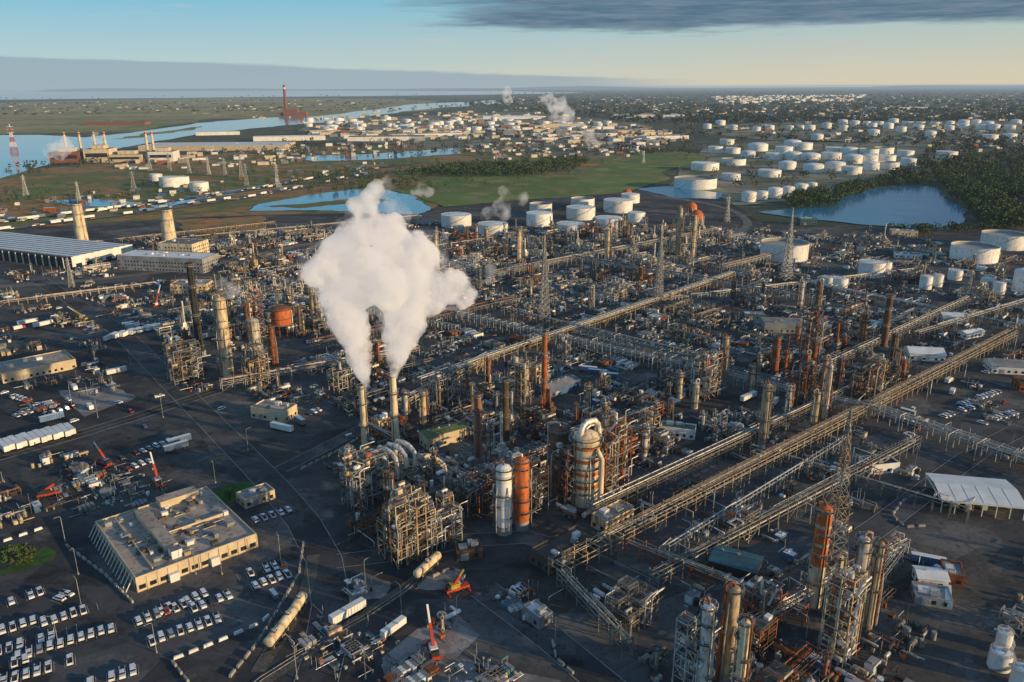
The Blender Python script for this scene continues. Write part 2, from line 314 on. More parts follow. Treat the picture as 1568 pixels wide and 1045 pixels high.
def frame(mb,x0,y0,nx,ny,bx,by,lv,lh,m,R,z=0,stuff=True,t=.32):
    E=set(); cols={}
    core=(R.randrange(nx),R.randrange(ny))
    for i in range(nx):
        for j in range(ny):
            n=lv if (i,j)==core else max(1,R.choice([lv,lv-1,lv-1,lv-2,lv-3]))
            for k in range(1,n+1):
                zz=z+k*lh; P=[(i,j),(i+1,j),(i+1,j+1),(i,j+1)]
                for a in range(4):
                    e=tuple(sorted((P[a],P[(a+1)%4])))
                    if (e,k) not in E:
                        E.add((e,k)); (a0,b0),(a1,b1)=e
                        if R.random()<.88: mb.bar((x0+a0*bx,y0+b0*by,zz),(x0+a1*bx,y0+b1*by,zz),t*.85,m)
                        if R.random()<.16: mb.bar((x0+a0*bx,y0+b0*by,zz-lh),(x0+a1*bx,y0+b1*by,zz),t*.55,m)
                for c in P: cols[c]=max(cols.get(c,0),n)
                cx,cy=x0+(i+.5)*bx,y0+(j+.5)*by; off=R.uniform(-.15,.15)
                fl=R.random()<(.85 if k==n else .45)
                if fl: mb.box(cx+off*bx,cy,zz+.2,bx*R.uniform(.6,.92),by*.92,.1,'grate')
                if (fl and k==n) or R.random()<.3: mb.rail([(cx-bx*.46,cy-by*.46),(cx+bx*.46,cy-by*.46),(cx+bx*.46,cy+by*.46),(cx-bx*.46,cy+by*.46)],zz+.3)
                if stuff and R.random()<.7:
                    mm=R.choice(['silver','tan','galv','rust','steel','white','brown','cream','dark'])
                    q=R.random(); ox,oy=R.uniform(-.2,.2)*bx,R.uniform(-.2,.2)*by
                    if q<.35: mb.drum(cx+ox,cy+oy,zz+1.7,R.uniform(.4,1.1),bx*R.uniform(.4,.8),R.choice([0,math.pi/2]),mm,8)
                    elif q<.65: mb.cyl(cx+ox,cy+oy,zz-R.uniform(0,lh*.6),R.uniform(.4,1.4),lh*R.uniform(.5,1.4),mm,10)
                    elif q<.8: mb.box(cx+ox,cy+oy,zz+.3,bx*R.uniform(.2,.5),by*.4,R.uniform(1,2.4),mm)
                if R.random()<.7:
                    ex=x0+R.uniform(-.1,nx+.1)*bx; ey=y0+R.choice([-.6,ny*by+.6,R.uniform(0,ny*by)]); z1=zz+R.uniform(-lh,lh*.3); pr=R.uniform(.1,.28)
                    mb.sweep([(ex,ey,max(z,z1-R.uniform(3,10))),(ex,ey,z1-.3),(ex+.4,ey,z1),(ex+R.uniform(2,bx*1.6),ey,z1)],pr,R.choice(PM),6)
    for (a,b),n in cols.items():
        mb.bar((x0+a*bx,y0+b*by,z),(x0+a*bx,y0+b*by,z+n*lh+R.uniform(0,.8)),t,m)
    for k in range(lv):
        a,b=(0,1) if k%2 else (1,0)
        mb.bar((x0+(core[0]+a)*bx,y0-.9,z+k*lh),(x0+(core[0]+b)*bx,y0-.9,z+(k+1)*lh),.8,'galv',.18)
def rackmb(mb,x0,x1,y,w,tiers,h0,th,R,pm,sm='steel',dens=.8,step=6.5):
    n=max(1,int((x1-x0)/step)); st=(x1-x0)/n
    for i in range(n+1):
        x=x0+i*st
        for yy in(-w/2,w/2): mb.bar((x,y+yy,0),(x,y+yy,h0+(tiers-1)*th+.3),.34,sm)
        for t in range(tiers): mb.bar((x,y-w/2-.3,h0+t*th-.25),(x,y+w/2+.3,h0+t*th-.25),.4,sm)
        if i<n and i%4==0: mb.bar((x,y-w/2,.5),(x+st,y-w/2,h0),.2,sm)
        if R.random()<.2 and x1-x0>60:
            s_=R.choice([-1,1]); L=R.uniform(3,10); r=R.uniform(.12,.25); zz=h0+th*(tiers-1)+1
            mb.sweep([(x,y,zz-.6),(x,y,zz),(x,y+s_*(w/2+L),zz),(x,y+s_*(w/2+L),0)],r,R.choice(pm),6)
        if R.random()<.06 and x1-x0>60: # expansion loop
            q=R.uniform(4,6); zz=h0+th*(tiers-1)+.5; k=R.choice([-1,1]); r=.16
            for e in(0,.6): mb.sweep([(x+e,y,zz),(x+e,y,zz+1),(x+e,y+k*(w/2+1.5-e),zz+1),(x+q-e,y+k*(w/2+1.5-e),zz+1),(x+q-e,y,zz+1),(x+q-e,y,zz)],r,'silver',6)
    for t in range(tiers):
        zz=h0+t*th
        for yy in(-w/2,w/2): mb.bar((x0,y+yy,zz-.8),(x1,y+yy,zz-.8),.24,sm)
        yy=-w/2+.5
        while yy<w/2-.3:
            r=R.choice([.08,.1,.13,.16,.2,.26,.34])
            if R.random()<dens:
                a,b=x0,x1
                if R.random()<.4: a=R.uniform(x0,(x0+x1)/2)
                if R.random()<.4: b=R.uniform((x0+x1)/2,x1)
                mb.sweep([(a,y+yy+r,zz+r),(b,y+yy+r,zz+r)],r,R.choice(pm),6)
            yy+=2*r+R.uniform(.15,.8)
PM=['silver','silver','galv','tan','rust','steel','galv','galv','dark']
def clutter(mb,R,S_,n,hmax=3):
    for _ in range(n):
        x,y=R.uniform(-S_,S_),R.uniform(-S_,S_); t=R.random(); mm=R.choice(['steel','galv','tan','rust','brown','silver','concrete','dark','white','teal','steel','silver','dark','brown'])
        if t<.3: mb.box(x,y,0,R.uniform(.8,3),R.uniform(.8,2.5),R.uniform(.6,hmax),mm)
        elif t<.5: mb.cyl(x,y,0,R.uniform(.4,1.2),R.uniform(1,hmax*1.5),mm,8)
        elif t<.65: mb.drum(x,y,2.0,R.uniform(.4,.9),R.uniform(2.5,6),R.choice([0,math.pi/2]),mm,8)
        elif t<.9:
            z=R.uniform(.4,3.5); L=R.uniform(4,S_); d=R.random()<.5
            q=(x+(L if d else 0),y+(0 if d else L),z); r=R.uniform(.1,.25)
            mb.sweep([(x,y,0),(x,y,z-.3),(x+(.4 if d else 0),y+(0 if d else .4),z),q],r,R.choice(PM),6)
        else: mb.bar((x,y,0),(x,y,R.uniform(4,9)),.15,'galv')
def unit_dense(seed,tall=1.0):
    R=random.Random(seed); mb=MB()
    rackmb(mb,-16,16,R.uniform(-3,3),5,2,5,2.2,R,PM,dens=.8)
    for _ in range(R.choice([1,2,2])):
        x,y=R.choice([(-15,6),(3,6),(-14,-14),(2,-15)])
        frame(mb,x,y,2,R.choice([1,2]),5,4.5,R.randint(2,4),3.4,R.choice(['steel','rust','tan','brown','steel']),R)
    for _ in range(R.randint(1,4)):
        r=R.uniform(.4,1.3); h=R.uniform(7,16)*tall*R.choice([1,1,1.4]); y=R.choice([-1,1])*R.uniform(5,14)
        tower(mb,R.uniform(-14,14),y,0,h,r,R.choice(['silver','tan','galv','rust','tan','silver','pink','brown']),R,12)
    for _ in range(8):
        x,y=R.uniform(-13,13),R.choice([-1,1])*R.uniform(5,14)
        mm=R.choice(['silver','tan','rust','galv','white'])
        mb.drum(x,y,R.choice([2.2,2.2,5]),R.uniform(.5,1.2),R.uniform(4,8),R.choice([0,math.pi/2]),mm,10)
    if R.random()<.6:
        for k in range(R.randint(2,3)):
            x=-10+k*6; mb.box(x,0,9,5.2,6,1.2,R.choice(['galv','tan','silver']),top='grate')
            for q in(-1.5,1.5): mb.cyl(x,q,10.2,1.3,.5,'galv',10,cap='dark')
    if R.random()<.5:
        x,y=R.uniform(-10,10),R.choice([-11,11]); mb.box(x,y,2,6,4,6,R.choice(['tan','rust','brown','galv'])); mb.box(x,y,8,4,3,2.5,'steel',taper=.3); mb.cyl(x,y,10.5,.7,R.uniform(6,14)*tall,R.choice(['rust','tan','galv']),10)
        for a in(-2.3,2.3):
            for b in(-1.5,1.5): mb.bar((x+a,y+b,0),(x+a,y+b,2),.4,'concrete')
    clutter(mb,R,15,75)
    return mb
def unit_low(seed):
    R=random.Random(seed); mb=MB()
    rackmb(mb,-16,16,R.uniform(-6,6),R.uniform(3,5),R.choice([1,2]),4,2,R,PM,dens=.7)
    if R.random()<.6: frame(mb,R.uniform(-12,0),R.choice([-13,8]),2,1,4,4,R.randint(1,3),3.2,R.choice(['steel','tan','rust']),R)
    for _ in range(R.randint(3,7)): mb.drum(R.uniform(-13,13),R.uniform(-13,13),2.1,R.uniform(.4,1.2),R.uniform(3,8),R.choice([0,math.pi/2]),R.choice(['silver','tan','rust','galv','white']),10)
    for _ in range(R.randint(0,2)): tower(mb,R.uniform(-13,13),R.uniform(-13,13),0,R.uniform(5,11),R.uniform(.4,.9),R.choice(['silver','tan','rust']),R,10)
    if R.random()<.5:
        x,y=R.uniform(-9,9),R.uniform(-9,9); mb.box(x,y,0,R.uniform(5,10),R.uniform(4,6),3.5,'wallgrey',top=R.choice(['roofgrey','roofbeige','roofbrown','white'])); mb.box(x+1,y,3.5,1.5,1.5,.9,'galv')
    clutter(mb,R,15,75,2.5)
    return mb
def unit_yard(seed):
    R=random.Random(seed); mb=MB()
    for _ in range(R.randint(1,4)):
        x,y=R.uniform(-11,11),R.uniform(-11,11); a=R.choice([0,math.pi/2]); mm=R.choice(['white','blue','teal','rust','wallgrey','galv','tan','white'])
        for k in range(R.randint(1,4)):
            px,py=x-math.sin(a)*k*3,y+math.cos(a)*k*3
            mb.box(px,py,.2,R.choice([6,9]),2.4,2.6,mm,a,top=R.choice([mm,'roofgrey']))
            for q in(-2.2,0,2.2): mb.box(px+math.cos(a)*q,py+math.sin(a)*q,2.82,.12,2.3,.06,'galv',a)
    for _ in range(R.randint(2,4)):
        x,y=R.uniform(-12,12),R.uniform(-12,12); d=R.random()<.5; mm=R.choice(PM)
        for k in range(7):
            r=.2; L=9
            if d: mb.sweep([(x,y+k*.45,r+.3),(x+L,y+k*.45,r+.3)],r,mm,6)
            else: mb.sweep([(x+k*.45,y,r+.3),(x+k*.45,y+L,r+.3)],r,mm,6)
    clutter(mb,R,15,30,1.8)
    return mb
def unit_small(seed,kind):
    R=random.Random(seed); mb=MB()
    if kind==0: clutter(mb,R,6,20,2.2)
    elif kind==1:
        clutter(mb,R,6,12,2); mb.drum(R.uniform(-3,3),R.uniform(-3,3),2,R.uniform(.6,1.1),R.uniform(4,7),0,R.choice(['silver','white','tan','rust']),10)
        tower(mb,R.uniform(-4,4),R.uniform(-4,4),0,R.uniform(5,9),.5,R.choice(['silver','tan']),R,8)
    elif kind==2:
        mb.box(0,0,0,R.uniform(4,7),3,2.8,R.choice(['white','wallgrey','blue','wallbeige','tan']),top=R.choice(['white','roofgrey'])); mb.box(1,0,2.8,1,1,.5,'galv'); clutter(mb,R,6,8,1.5)
    else:
        rackmb(mb,-6.5,6.5,0,2.5,1,3,1,R,PM,dens=.9); clutter(mb,R,6,10,2)
    return mb
RUSTY={'tan':'rust','galv':'steel','cream':'rust','steel':'brown'}
DARKY={'tan':'steel','silver':'galv','galv':'steel','cream':'tan','rust':'brown'}
LIGHT={'rust':'silver','brown':'tan','steel':'galv'}
DENSE=[]; DENSER=[]
for i in range(14): DENSE.append(Proto(unit_dense(100+i).remap([{},RUSTY,DARKY,LIGHT,LIGHT,DARKY][i%6]),'process_unit'))
for i in range(6): DENSER.append(Proto(unit_dense(150+i,1.25).remap(RUSTY if i%3 else {}),'process_unit'))
LOW=[Proto(unit_low(200+i).remap([{},DARKY,LIGHT,LIGHT][i%4]),'low_process_unit') for i in range(12)]
YARD=[Proto(unit_yard(300+i),'storage_yard_equipment') for i in range(8)]
SMALL=[Proto(unit_small(400+i,i%4).remap([{},DARKY,LIGHT,RUSTY,DARKY][i%5]),'piping_equipment') for i in range(24)]
def fill(px,choices,cell=32,jit=3,ang=GA,kr=.3,fr=.36):
    P=[G(*p) for p in px]; c,s_=math.cos(ang),math.sin(ang)
    Q=[(p.x*c+p.y*s_,-p.x*s_+p.y*c) for p in P]
    a0,a1=min(q[0] for q in Q),max(q[0] for q in Q); b0,b1=min(q[1] for q in Q),max(q[1] for q in Q)
    a=math.floor(a0/cell)*cell+cell/2
    while a<a1:
        b=math.floor(b0/cell)*cell+cell/2
        while b<b1:
            if inpoly(a,b,Q):
                aa,bb=a+random.uniform(-jit,jit),b+random.uniform(-jit,jit)
                x,y=aa*c-bb*s_,aa*s_+bb*c
                if free(x,y,cell*fr):
                    t=random.random()
                    for pr,lst,nm in choices:
                        if t<pr:
                            inst(random.choice(lst),nm,(x,y,YZ),ang+random.randrange(4)*math.pi/2,(random.choice([1,-1]),1,random.uniform(.75,1.2))); keep(x,y,cell*kr); break
                        t-=pr
            b+=cell
        a+=cell
# ------------------------------------------------------------ pipe racks
def rack(p,q,w=8,tiers=2,h0=6,th=2.4,pm=PM,sm='steel',seed=0,dens=.85,z=YZ,kp=True):
    A=G(*p);B=G(*q);d=B-A;L=d.length;mb=MB();rackmb(mb,0,L,0,w,tiers,h0,th,random.Random(seed),pm,sm,dens)
    mb.obj('pipe_rack',(A.x,A.y,z),math.atan2(d.y,d.x))
    if kp:
        for k in range(int(L/6)+1):
            c=A+d*min(1,k*6/L); keep(c.x,c.y,w*.45)
LT=['tan','silver','galv','silver','galv','rust','silver','steel']
rack((850,890),(1548,522),7,2,5.5,2.2,['tan','silver','galv','silver','tan','silver'],'tan',1,.95)
rack((905,800),(1340,590),5,2,5.5,2.2,LT,'steel',2)
rack((1000,905),(1400,690),4.5,2,5.5,2.2,PM,'steel',3)
rack((640,600),(1120,430),7,2,6,2.2,LT,'tan',4,.95)
rack((480,540),(790,470),6,2,6,2.2,PM,'steel',5)
rack((650,480),(1330,642),5,2,6,2.2,['silver','galv','silver','steel'],'galv',6)
rack((1330,640),(1700,765),6,2,6,2.2,['silver','galv','silver','tan'],'galv',7,.95)
rack((770,485),(1120,570),4,2,5,2.2,PM,'steel',8)
rack((880,520),(1240,610),5,2,5,2.2,['silver','galv','teal'],'steel',9)
rack((1230,590),(1480,470),5,2,6,2.2,LT,'steel',10)
rack((860,900),(960,1010),4,2,5,2.2,PM,'steel',11)
rack((960,850),(1230,960),4.5,2,5,2.2,PM,'rust',12)
rack((1020,860),(1290,690),2,1,7,2.2,['teal','galv'],'galv',13,kp=False)
rack((1130,985),(1380,850),4.5,2,5,2.2,LT,'galv',14)
rack((1380,850),(1260,1010),4,2,5,2.2,['silver','galv'],'galv',15,kp=False)
rack((0,470),(240,440),6,1,4,2.2,LT,'tan',16)
rack((340,600),(640,545),6,2,5,2.2,LT,'galv',17)
rack((610,640),(750,560),5,2,6,2.2,LT,'tan',18)
rack((0,392),(420,345),8,1,4,2,LT,'tan',19,kp=False)
rack((280,370),(640,335),8,1,4,2,LT,'steel',20,kp=False)
rack((760,430),(1100,360),7,2,6,2.4,LT,'galv',21)
rack((850,400),(1260,470),6,2,6,2.4,PM,'galv',22)
rack((1100,420),(1240,385),7,2,6,2.4,PM,'galv',23)
rack((1230,440),(1620,520),6,1,5,2.4,LT,'steel',24)
rack((1400,520),(1700,430),6,1,5,2.4,LT,'steel',25,kp=False)
rack((700,760),(1010,640),4,2,6,2.4,PM,'rust',26,kp=False)
rack((1150,700),(1480,800),3,1,6,2.4,LT,'steel',27,kp=False)
rack((500,470),(700,510),4,1,5,2.4,LT,'galv',28)
rack((560,400),(760,370),5,1,5,2.4,LT,'steel',29)
rack((980,470),(1400,420),5,1,5,2.4,LT,'galv',30)
# ------------------------------------------------------------ hero towers and stacks
RH=random.Random(5)
def put(u,vb): return G(u,vb,YZ)
def stack(u,vb,vt,w,m,name='chimney_stack',kind='stack',top=None):
    p=put(u,vb); h=ZT(u,vt,p.y)-YZ; r=w/2*dep(p)/F; mb=MB()
    if kind=='stack':
        mb.cyl(0,0,0,r*1.25,h,m,20,r*.95,cap='dark'); mb.cyl(0,0,0,r*1.6,h*.06,'concrete',20)
        for k in(.45,.75,.97): mb.plat(0,0,h*k,r*1.0,w=.9,n=12); mb.cyl(0,0,h*k-.6,r*1.35,.3,'galv',16,cap=False)
        mb.bar((r*1.4,0,0),(r*1.1,0,h),.5,'grate',.15)
        if top: mb.cyl(0,0,h*.9,r*1.03,h*.1,top,20,cap='dark')
    else:
        r*=.88
        tower(mb,0,0,0,h,r,m,RH,24); 
        for k in range(3):
            a=RH.uniform(0,6.28); x,y=math.cos(a)*(r+1),math.sin(a)*(r+1); mb.sweep([(x*.8,y*.8,h*RH.uniform(.5,.9)),(x,y,h*.5),(x,y,1)],.25,RH.choice(PM),8)
    mb.obj(name,p,RH.uniform(0,6)); keep(p.x,p.y,r+1); return p,h,r
stack(833,640,508,8,'rust'); stack(775,680,580,9,'brown'); stack(733,705,603,11,'pink')
stack(561,700,590,10,'cream'); stack(607,690,572,10,'cream')
stack(308,545,402,10,'dark'); stack(1352,535,452,9,'brown'); stack(1185,580,515,9,'rust')
stack(127,374,312,15,'cream'); stack(262,382,321,17,'cream')
for a in [(350,575,455,19,'tan'),(395,565,488,20,'silver'),(1167,685,588,17,'tan'),(1228,610,540,9,'rust'),(1256,625,548,10,'pink'),(1240,600,520,10,'rust'),
    (1262,640,560,10,'tan'),(1106,590,515,11,'tan'),(1063,625,585,12,'silver'),(1283,600,548,11,'rust'),(1150,600,560,9,'tan'),(1365,560,510,10,'brown'),(1318,530,480,9,'rust'),
    (1074,1065,925,20,'silver'),(1111,1045,898,22,'tan'),(1300,985,822,19,'silver'),(1328,960,830,16,'tan'),(1275,930,850,15,'tan'),
    (1038,392,318,8,'tan'),(1060,395,330,8,'tan'),(1009,460,400,7,'galv'),(930,400,350,7,'tan'),(748,600,548,9,'rust'),(805,640,560,11,'tan'),(905,475,440,7,'tan'),(668,395,358,6,'tan'),(745,385,350,6,'tan'),(795,400,352,7,'tan'),
    (1225,470,430,8,'silver'),(1250,480,430,9,'brown'),(480,480,440,10,'tan'),(290,560,505,10,'brown'),(420,560,500,9,'rust'),
    (1205,640,590,9,'silver'),(1245,665,600,9,'tan'),(1040,610,570,9,'tan'),(1086,600,545,8,'rust'),(900,640,590,8,'tan'),(650,650,600,9,'tan'),(622,640,600,8,'silver'),(1380,590,550,8,'rust'),(1340,590,545,8,'tan')]:
    stack(*a,name='distillation_column',kind='col')
stack(1128,1090,950,17,'cream',name='process_vessel',kind='col')
p,h,r=stack(1245,925,775,25,'orange',name='regenerator_column',kind='col')
mb=MB(); mb.cyl(0,0,0,r*1.1,h*.42,'cream',24,r*1.06,cap=False); mb.cyl(0,0,h*.62,r*1.05,1.2,'tan',24,cap=False); mb.cyl(0,0,h*.8,r*1.05,1.2,'tan',24,cap=False); mb.obj('column_cladding',p)
stack(772,815,712,27,'white',name='white_vessel',kind='col'); stack(799,808,700,25,'orange',name='orange_vessel',kind='col')
stack(856,745,652,34,'brown',name='reactor_vessel',kind='col')
p,h,r=stack(895,768,660,46,'cream',name='catalytic_regenerator_vessel',kind='col')
mb=MB(); mb.sweep([(-r*.6,0,h*.75),(-r*.6,0,h*1.0),(-r*.4,0,h*1.08),(0,0,h*1.12),(r*.9,0,h*1.1),(r*1.3,0,h*1.02),(r*1.4,0,h*.9),(r*1.4,0,h*.2)],1.2,'silver',14)
for k in range(5): mb.plat(0,0,h*(.2+.17*k),r,w=1.6,n=24,a0=k*1.3,a1=k*1.3+4)
for k in range(4): mb.cyl(0,0,h*(.25+.18*k),r*1.02,h*.05,'orange' if k%2 else 'rust',24,cap=False)
mb.sweep([(0,-r*1.1,h*.8),(0,-r*1.6,h*.7),(0,-r*1.6,h*.15),(-4,-r*1.8,h*.08),(-12,-r*1.8,h*.06)],1.1,'cream',12); mb.obj('overhead_duct',p,GA)
# orange tank on its steel table
p=put(433,512); mb=MB(); rr=15*dep(p)/F
for i in range(8): a=i*.785; mb.bar((math.cos(a)*rr*.95,math.sin(a)*rr*.95,0),(math.cos(a)*rr*.95,math.sin(a)*rr*.95,8),.5,'rust')
mb.cyl(0,0,8,rr*1.15,.6,'steel',24); mb.cyl(0,0,8.6,rr,11,'orange',32); mb.dome(0,0,19.6,rr,1.6,'rust',32); mb.plat(0,0,19.6,rr*.98,w=1.2,n=20); mb.plat(0,0,13,rr*.98,w=1.0,n=20)
mb.sweep([(rr+.8,0,0),(rr+.8,0,18),(rr,0,19)],.3,'silver',8); mb.obj('orange_tank',p)
keep(p.x,p.y,rr*1.2)
for v in (522,534,546): q=put(431,v); keep(q.x,q.y,10)
def pframe(u,vb,vt,nx,ny,bx,by,m,name='steel_process_structure',lh=3.6,rot=GA,seed=1):
    p=put(u,vb); h=ZT(u,vt,p.y)-YZ; lv=max(1,round(h/lh)); mb=MB(); R=random.Random(seed)
    frame(mb,-nx*bx/2,0,nx,ny,bx,by,lv,h/lv,m,R)
    for _ in range(10):
        x,y=R.uniform(-nx*bx/2,nx*bx/2),R.uniform(-1.5,ny*by+1.5); z1=R.uniform(.3,.95)*h
        mb.sweep([(x,y,1),(x,y,z1),(x+R.uniform(1,3),y,z1+.8),(x+R.uniform(3,7),y,z1+.8)],R.uniform(.15,.45),R.choice(PM),8)
    for _ in range(2): tower(mb,R.uniform(-nx*bx/2,nx*bx/2),R.uniform(0,ny*by),0,h*R.uniform(.7,1.1),R.uniform(.6,1.1),R.choice(['silver','tan','rust']),R,12)
    mb.obj(name,p,rot); c=p+Vector((-math.sin(rot),math.cos(rot),0))*ny*by/2; keep(c.x,c.y,max(nx*bx,ny*by)*.45); return p,h
for a,sd_ in [((945,758,640,3,3,5.5,5,'rust'),3),((640,858,765,4,3,4.5,4.5,'tan'),4),((685,838,775,3,2,5,5,'galv'),5),((808,640,560,2,2,5,5,'tan'),6),((820,790,710,3,2,5,5,'brown'),7),((570,775,695,3,2,6,5,'steel'),8),
  ((395,520,455,2,1,6,6,'rust'),9),((290,585,530,3,2,6,6,'steel'),10),((400,590,535,2,2,6,6,'tan'),11),((1090,610,545,3,2,5,5,'tan'),12),((1340,620,555,3,2,6,6,'brown'),13),((1250,560,475,2,2,5,5,'rust'),14),
  ((1300,1010,885,2,2,4,4,'tan'),15),((985,960,910,3,2,5,5,'steel'),16),((740,790,735,3,2,5,5,'brown'),17),((540,600,565,3,2,6,6,'tan'),18),((350,575,500,1,2,5,5,'tan'),19),((880,770,690,2,2,5,5,'rust'),20),((1075,1060,960,2,2,4,4,'galv'),21),((1180,960,900,2,2,5,5,'rust'),22),((1240,620,560,3,2,5,5,'rust'),23),((830,600,550,2,1,5,5,'tan'),24),((690,620,570,3,2,5,5,'steel'),25),((1150,820,790,2,2,5,5,'steel'),26)]:
    pframe(*a,seed=sd_)
p=put(610,745); mb=MB()
for k in range(5):
    x=-12+k*5; mb.sweep([(x,-3,6),(x,-3,13),(x,-2,15.5),(x,1,17),(x,6,17.3),(x,11,16.5),(x,13,14),(x,13.5,8)],1.1,'silver',12)
frame(mb,-18,-6,5,3,6.4,8,2,4.5,'steel',RH,stuff=True); mb.sweep([(8,-5,14),(14,-8,13),(17,-12,9),(17,-13,2)],1.6,'cream',12); mb.obj('flue_gas_ducts',p,GA)
def lattice(u,vb,vt,wpx,m,name,arms=False,m2=None):
    p=put(u,vb); h=ZT(u,vt,p.y)-YZ; w=wpx*dep(p)/F; mb=MB(); N=max(6,int(h/4.5)); t=max(.22,min(.6,dep(p)/1500))
    def cr(k):
        z=h*k/N; s=w/2*(1-k/N)**1.15+.35; return [(-s,-s,z),(s,-s,z),(s,s,z),(-s,s,z)]
    for k in range(N):
        a,b=cr(k),cr(k+1); mm=m if (m2 is None or (k*6//N)%2==0) else m2
        for i in range(4):
            mb.bar(a[i],b[i],t,mm); mb.bar(a[i],b[(i+1)%4],t*.7,mm); mb.bar(a[(i+1)%4],b[i],t*.7,mm); mb.bar(b[i],b[(i+1)%4],t*.7,mm)
    if arms:
        for kk in(.7,.8,.9):
            z=h*kk; L=w*.55
            for sg in(-1,1): mb.bar((0,0,z),(sg*L,0,z),t,mm); mb.bar((0,0,z+2.5),(sg*L,0,z),t*.7,mm)
    else: mb.sweep([(0,0,0),(0,0,h*1.02)],t*.9,m,8)
    mb.obj(name,p,.3); keep(p.x,p.y,w/2)
lattice(1268,890,630,36,'tan','flare_tower',m2='galv'); lattice(833,487,362,14,'galv','flare_tower'); lattice(1007,470,345,12,'galv','flare_tower')
lattice(1203,428,320,14,'galv','flare_tower')
lattice(22,233,190,9,'red','transmission_tower',True,'white'); 
for a in [(122,312,278,5),(370,272,238,6),(378,285,250,6),(540,240,222,5),(425,285,250,6),(260,262,235,5),(290,266,238,5),(320,268,240,5),(230,262,235,5),(345,270,242,5),(205,290,262,6),(110,440,395,6),(40,300,268,6),(1113,340,300,6),(985,250,232,4),(760,255,235,4)]:
    lattice(*a,'galv','transmission_tower',True)
# ------------------------------------------------------------ storage tanks
def tank(u,vb,w,vt,kind='cone',m='tankwhite',z=None):
    z=YZ if z is None else z
    q=G(u,vb,z); r=w/2*dep(q)/F; p=Vector((q.x,q.y,z)); d=Vector((q.x,q.y,0)).normalized(); r=r*(1+r/q.y); p+=d*r
    h=max(4.5,min(ZT(u,vt,q.y+r*1.7)-z,r*1.4+4)); n=48 if q.y<1500 else 28; mb=MB()
    if kind=='open':
        mb.cyl(0,0,0,r,h,m,n,cap=False); mb.cyl(0,0,0,r*.985,h*.82,'tankgrey',n); 
        vi=[];
        for i in range(n): a=2*math.pi*i/n; vi+=[(math.cos(a)*r*.99,math.sin(a)*r*.99,h),(math.cos(a)*r*.99,math.sin(a)*r*.99,h*.8)]
        mb.add(vi,[(2*i,2*i+1,2*((i+1)%n)+1,2*((i+1)%n)) for i in range(n)],'tankgrey',True)
        for i in range(n):
            a=2*math.pi*i/n;b=2*math.pi*(i+1)/n; mb.bar((math.cos(a)*r,math.sin(a)*r,h),(math.cos(b)*r,math.sin(b)*r,h),.5,m)
    else:
        mb.cyl(0,0,0,r,h,m,n,cap=False); mb.cyl(0,0,h,r*1.008,.25,'white',n,cap=False)
        if kind=='cone': mb.cyl(0,0,h,r,r*.07,m,n,r*.03)
        else: mb.dome(0,0,h,r,r*.22,m,n,5)
        mb.cyl(r*.3,0,h,.8,r*.06+1,'galv',8); mb.cyl(-r*.5,r*.4,h,.5,r*.04+1,'galv',8)
    if q.y<1000: mb.rail([(math.cos(a*6.283/24)*r,math.sin(a*6.283/24)*r) for a in range(24)],h,'galv')
    k=max(10,int(h/.5)); a0=-2.2-random.random()
    for i in range(k):
        a=a0+i*1.2/r*.9; b=a0+(i+1)*1.2/r*.9; mb.bar((math.cos(a)*(r+.6),math.sin(a)*(r+.6),h*i/k),(math.cos(b)*(r+.6),math.sin(b)*(r+.6),h*(i+1)/k),.8,'galv',.25)
    mb.obj('storage_tank',p,0); keep(p.x,p.y,r*1.1); return p,r,h
for a in [(699,350,46,326,'cone'),(755,361,46,340,'cone'),(826,348,40,324,'cone'),(828,330,34,310,'open'),(889,338,44,315,'cone'),(892,318,36,302,'open'),(946,327,44,304,'cone'),(874,362,44,340,'cone'),(932,352,42,331,'cone'),(974,341,26,324,'cone'),(965,312,28,296,'cone'),
    (1064,291,64,270,'open'),(1199,402,70,366,'open'),(1333,426,38,398,'cone'),(1354,420,18,400,'cone'),(1267,440,17,423,'cone'),(1285,447,22,424,'cone'),(1489,404,66,371,'open'),(1534,384,62,353,'open'),(1416,444,18,422,'dome'),(1434,440,16,420,'dome'),(1461,430,20,412,'cone'),(1510,443,19,425,'dome'),(1528,452,17,432,'dome'),(1567,450,34,408,'dome'),
    (262,288,32,270,'cone'),(306,294,28,278,'cone'),(278,283,24,270,'cone'),(240,278,18,266,'cone')]: tank(*a)
for a in [(1146,310,22,294,'dome'),(1166,307,18,293,'dome'),(1186,304,22,288,'dome'),(1206,301,18,286,'dome'),(1226,298,20,282,'dome'),(1242,294,16,280,'dome')]: tank(*a,z=1.0)
T=[(1079,262,42,248),(1095,235,22,224),(1122,236,22,226),(1113,222,22,213),(1123,254,36,242),(1119,277,28,265),(1145,242,22,232),(1160,232,30,221),(1186,245,28,234),(1178,272,34,259),(1205,260,26,248),(1200,236,26,224),(1214,246,26,234),(1228,230,30,218),(1245,265,30,252),(1240,247,30,236),(1272,245,30,233),(1278,262,30,249),(1303,268,30,254),(1305,251,28,238),(1330,250,26,238),(1333,262,24,249),(1357,249,26,237),(1360,260,30,247),(1390,255,22,242),(1386,241,24,230),(1449,243,30,231),(1353,236,28,225),(1330,238,28,227),(1300,237,26,227),(1278,235,28,225),(1213,225,26,216)]
for u,vb,w,vt in T: tank(u,vb,w,vt,random.choice(['cone','cone','dome','open']),z=.5)
rr=random.Random(3)
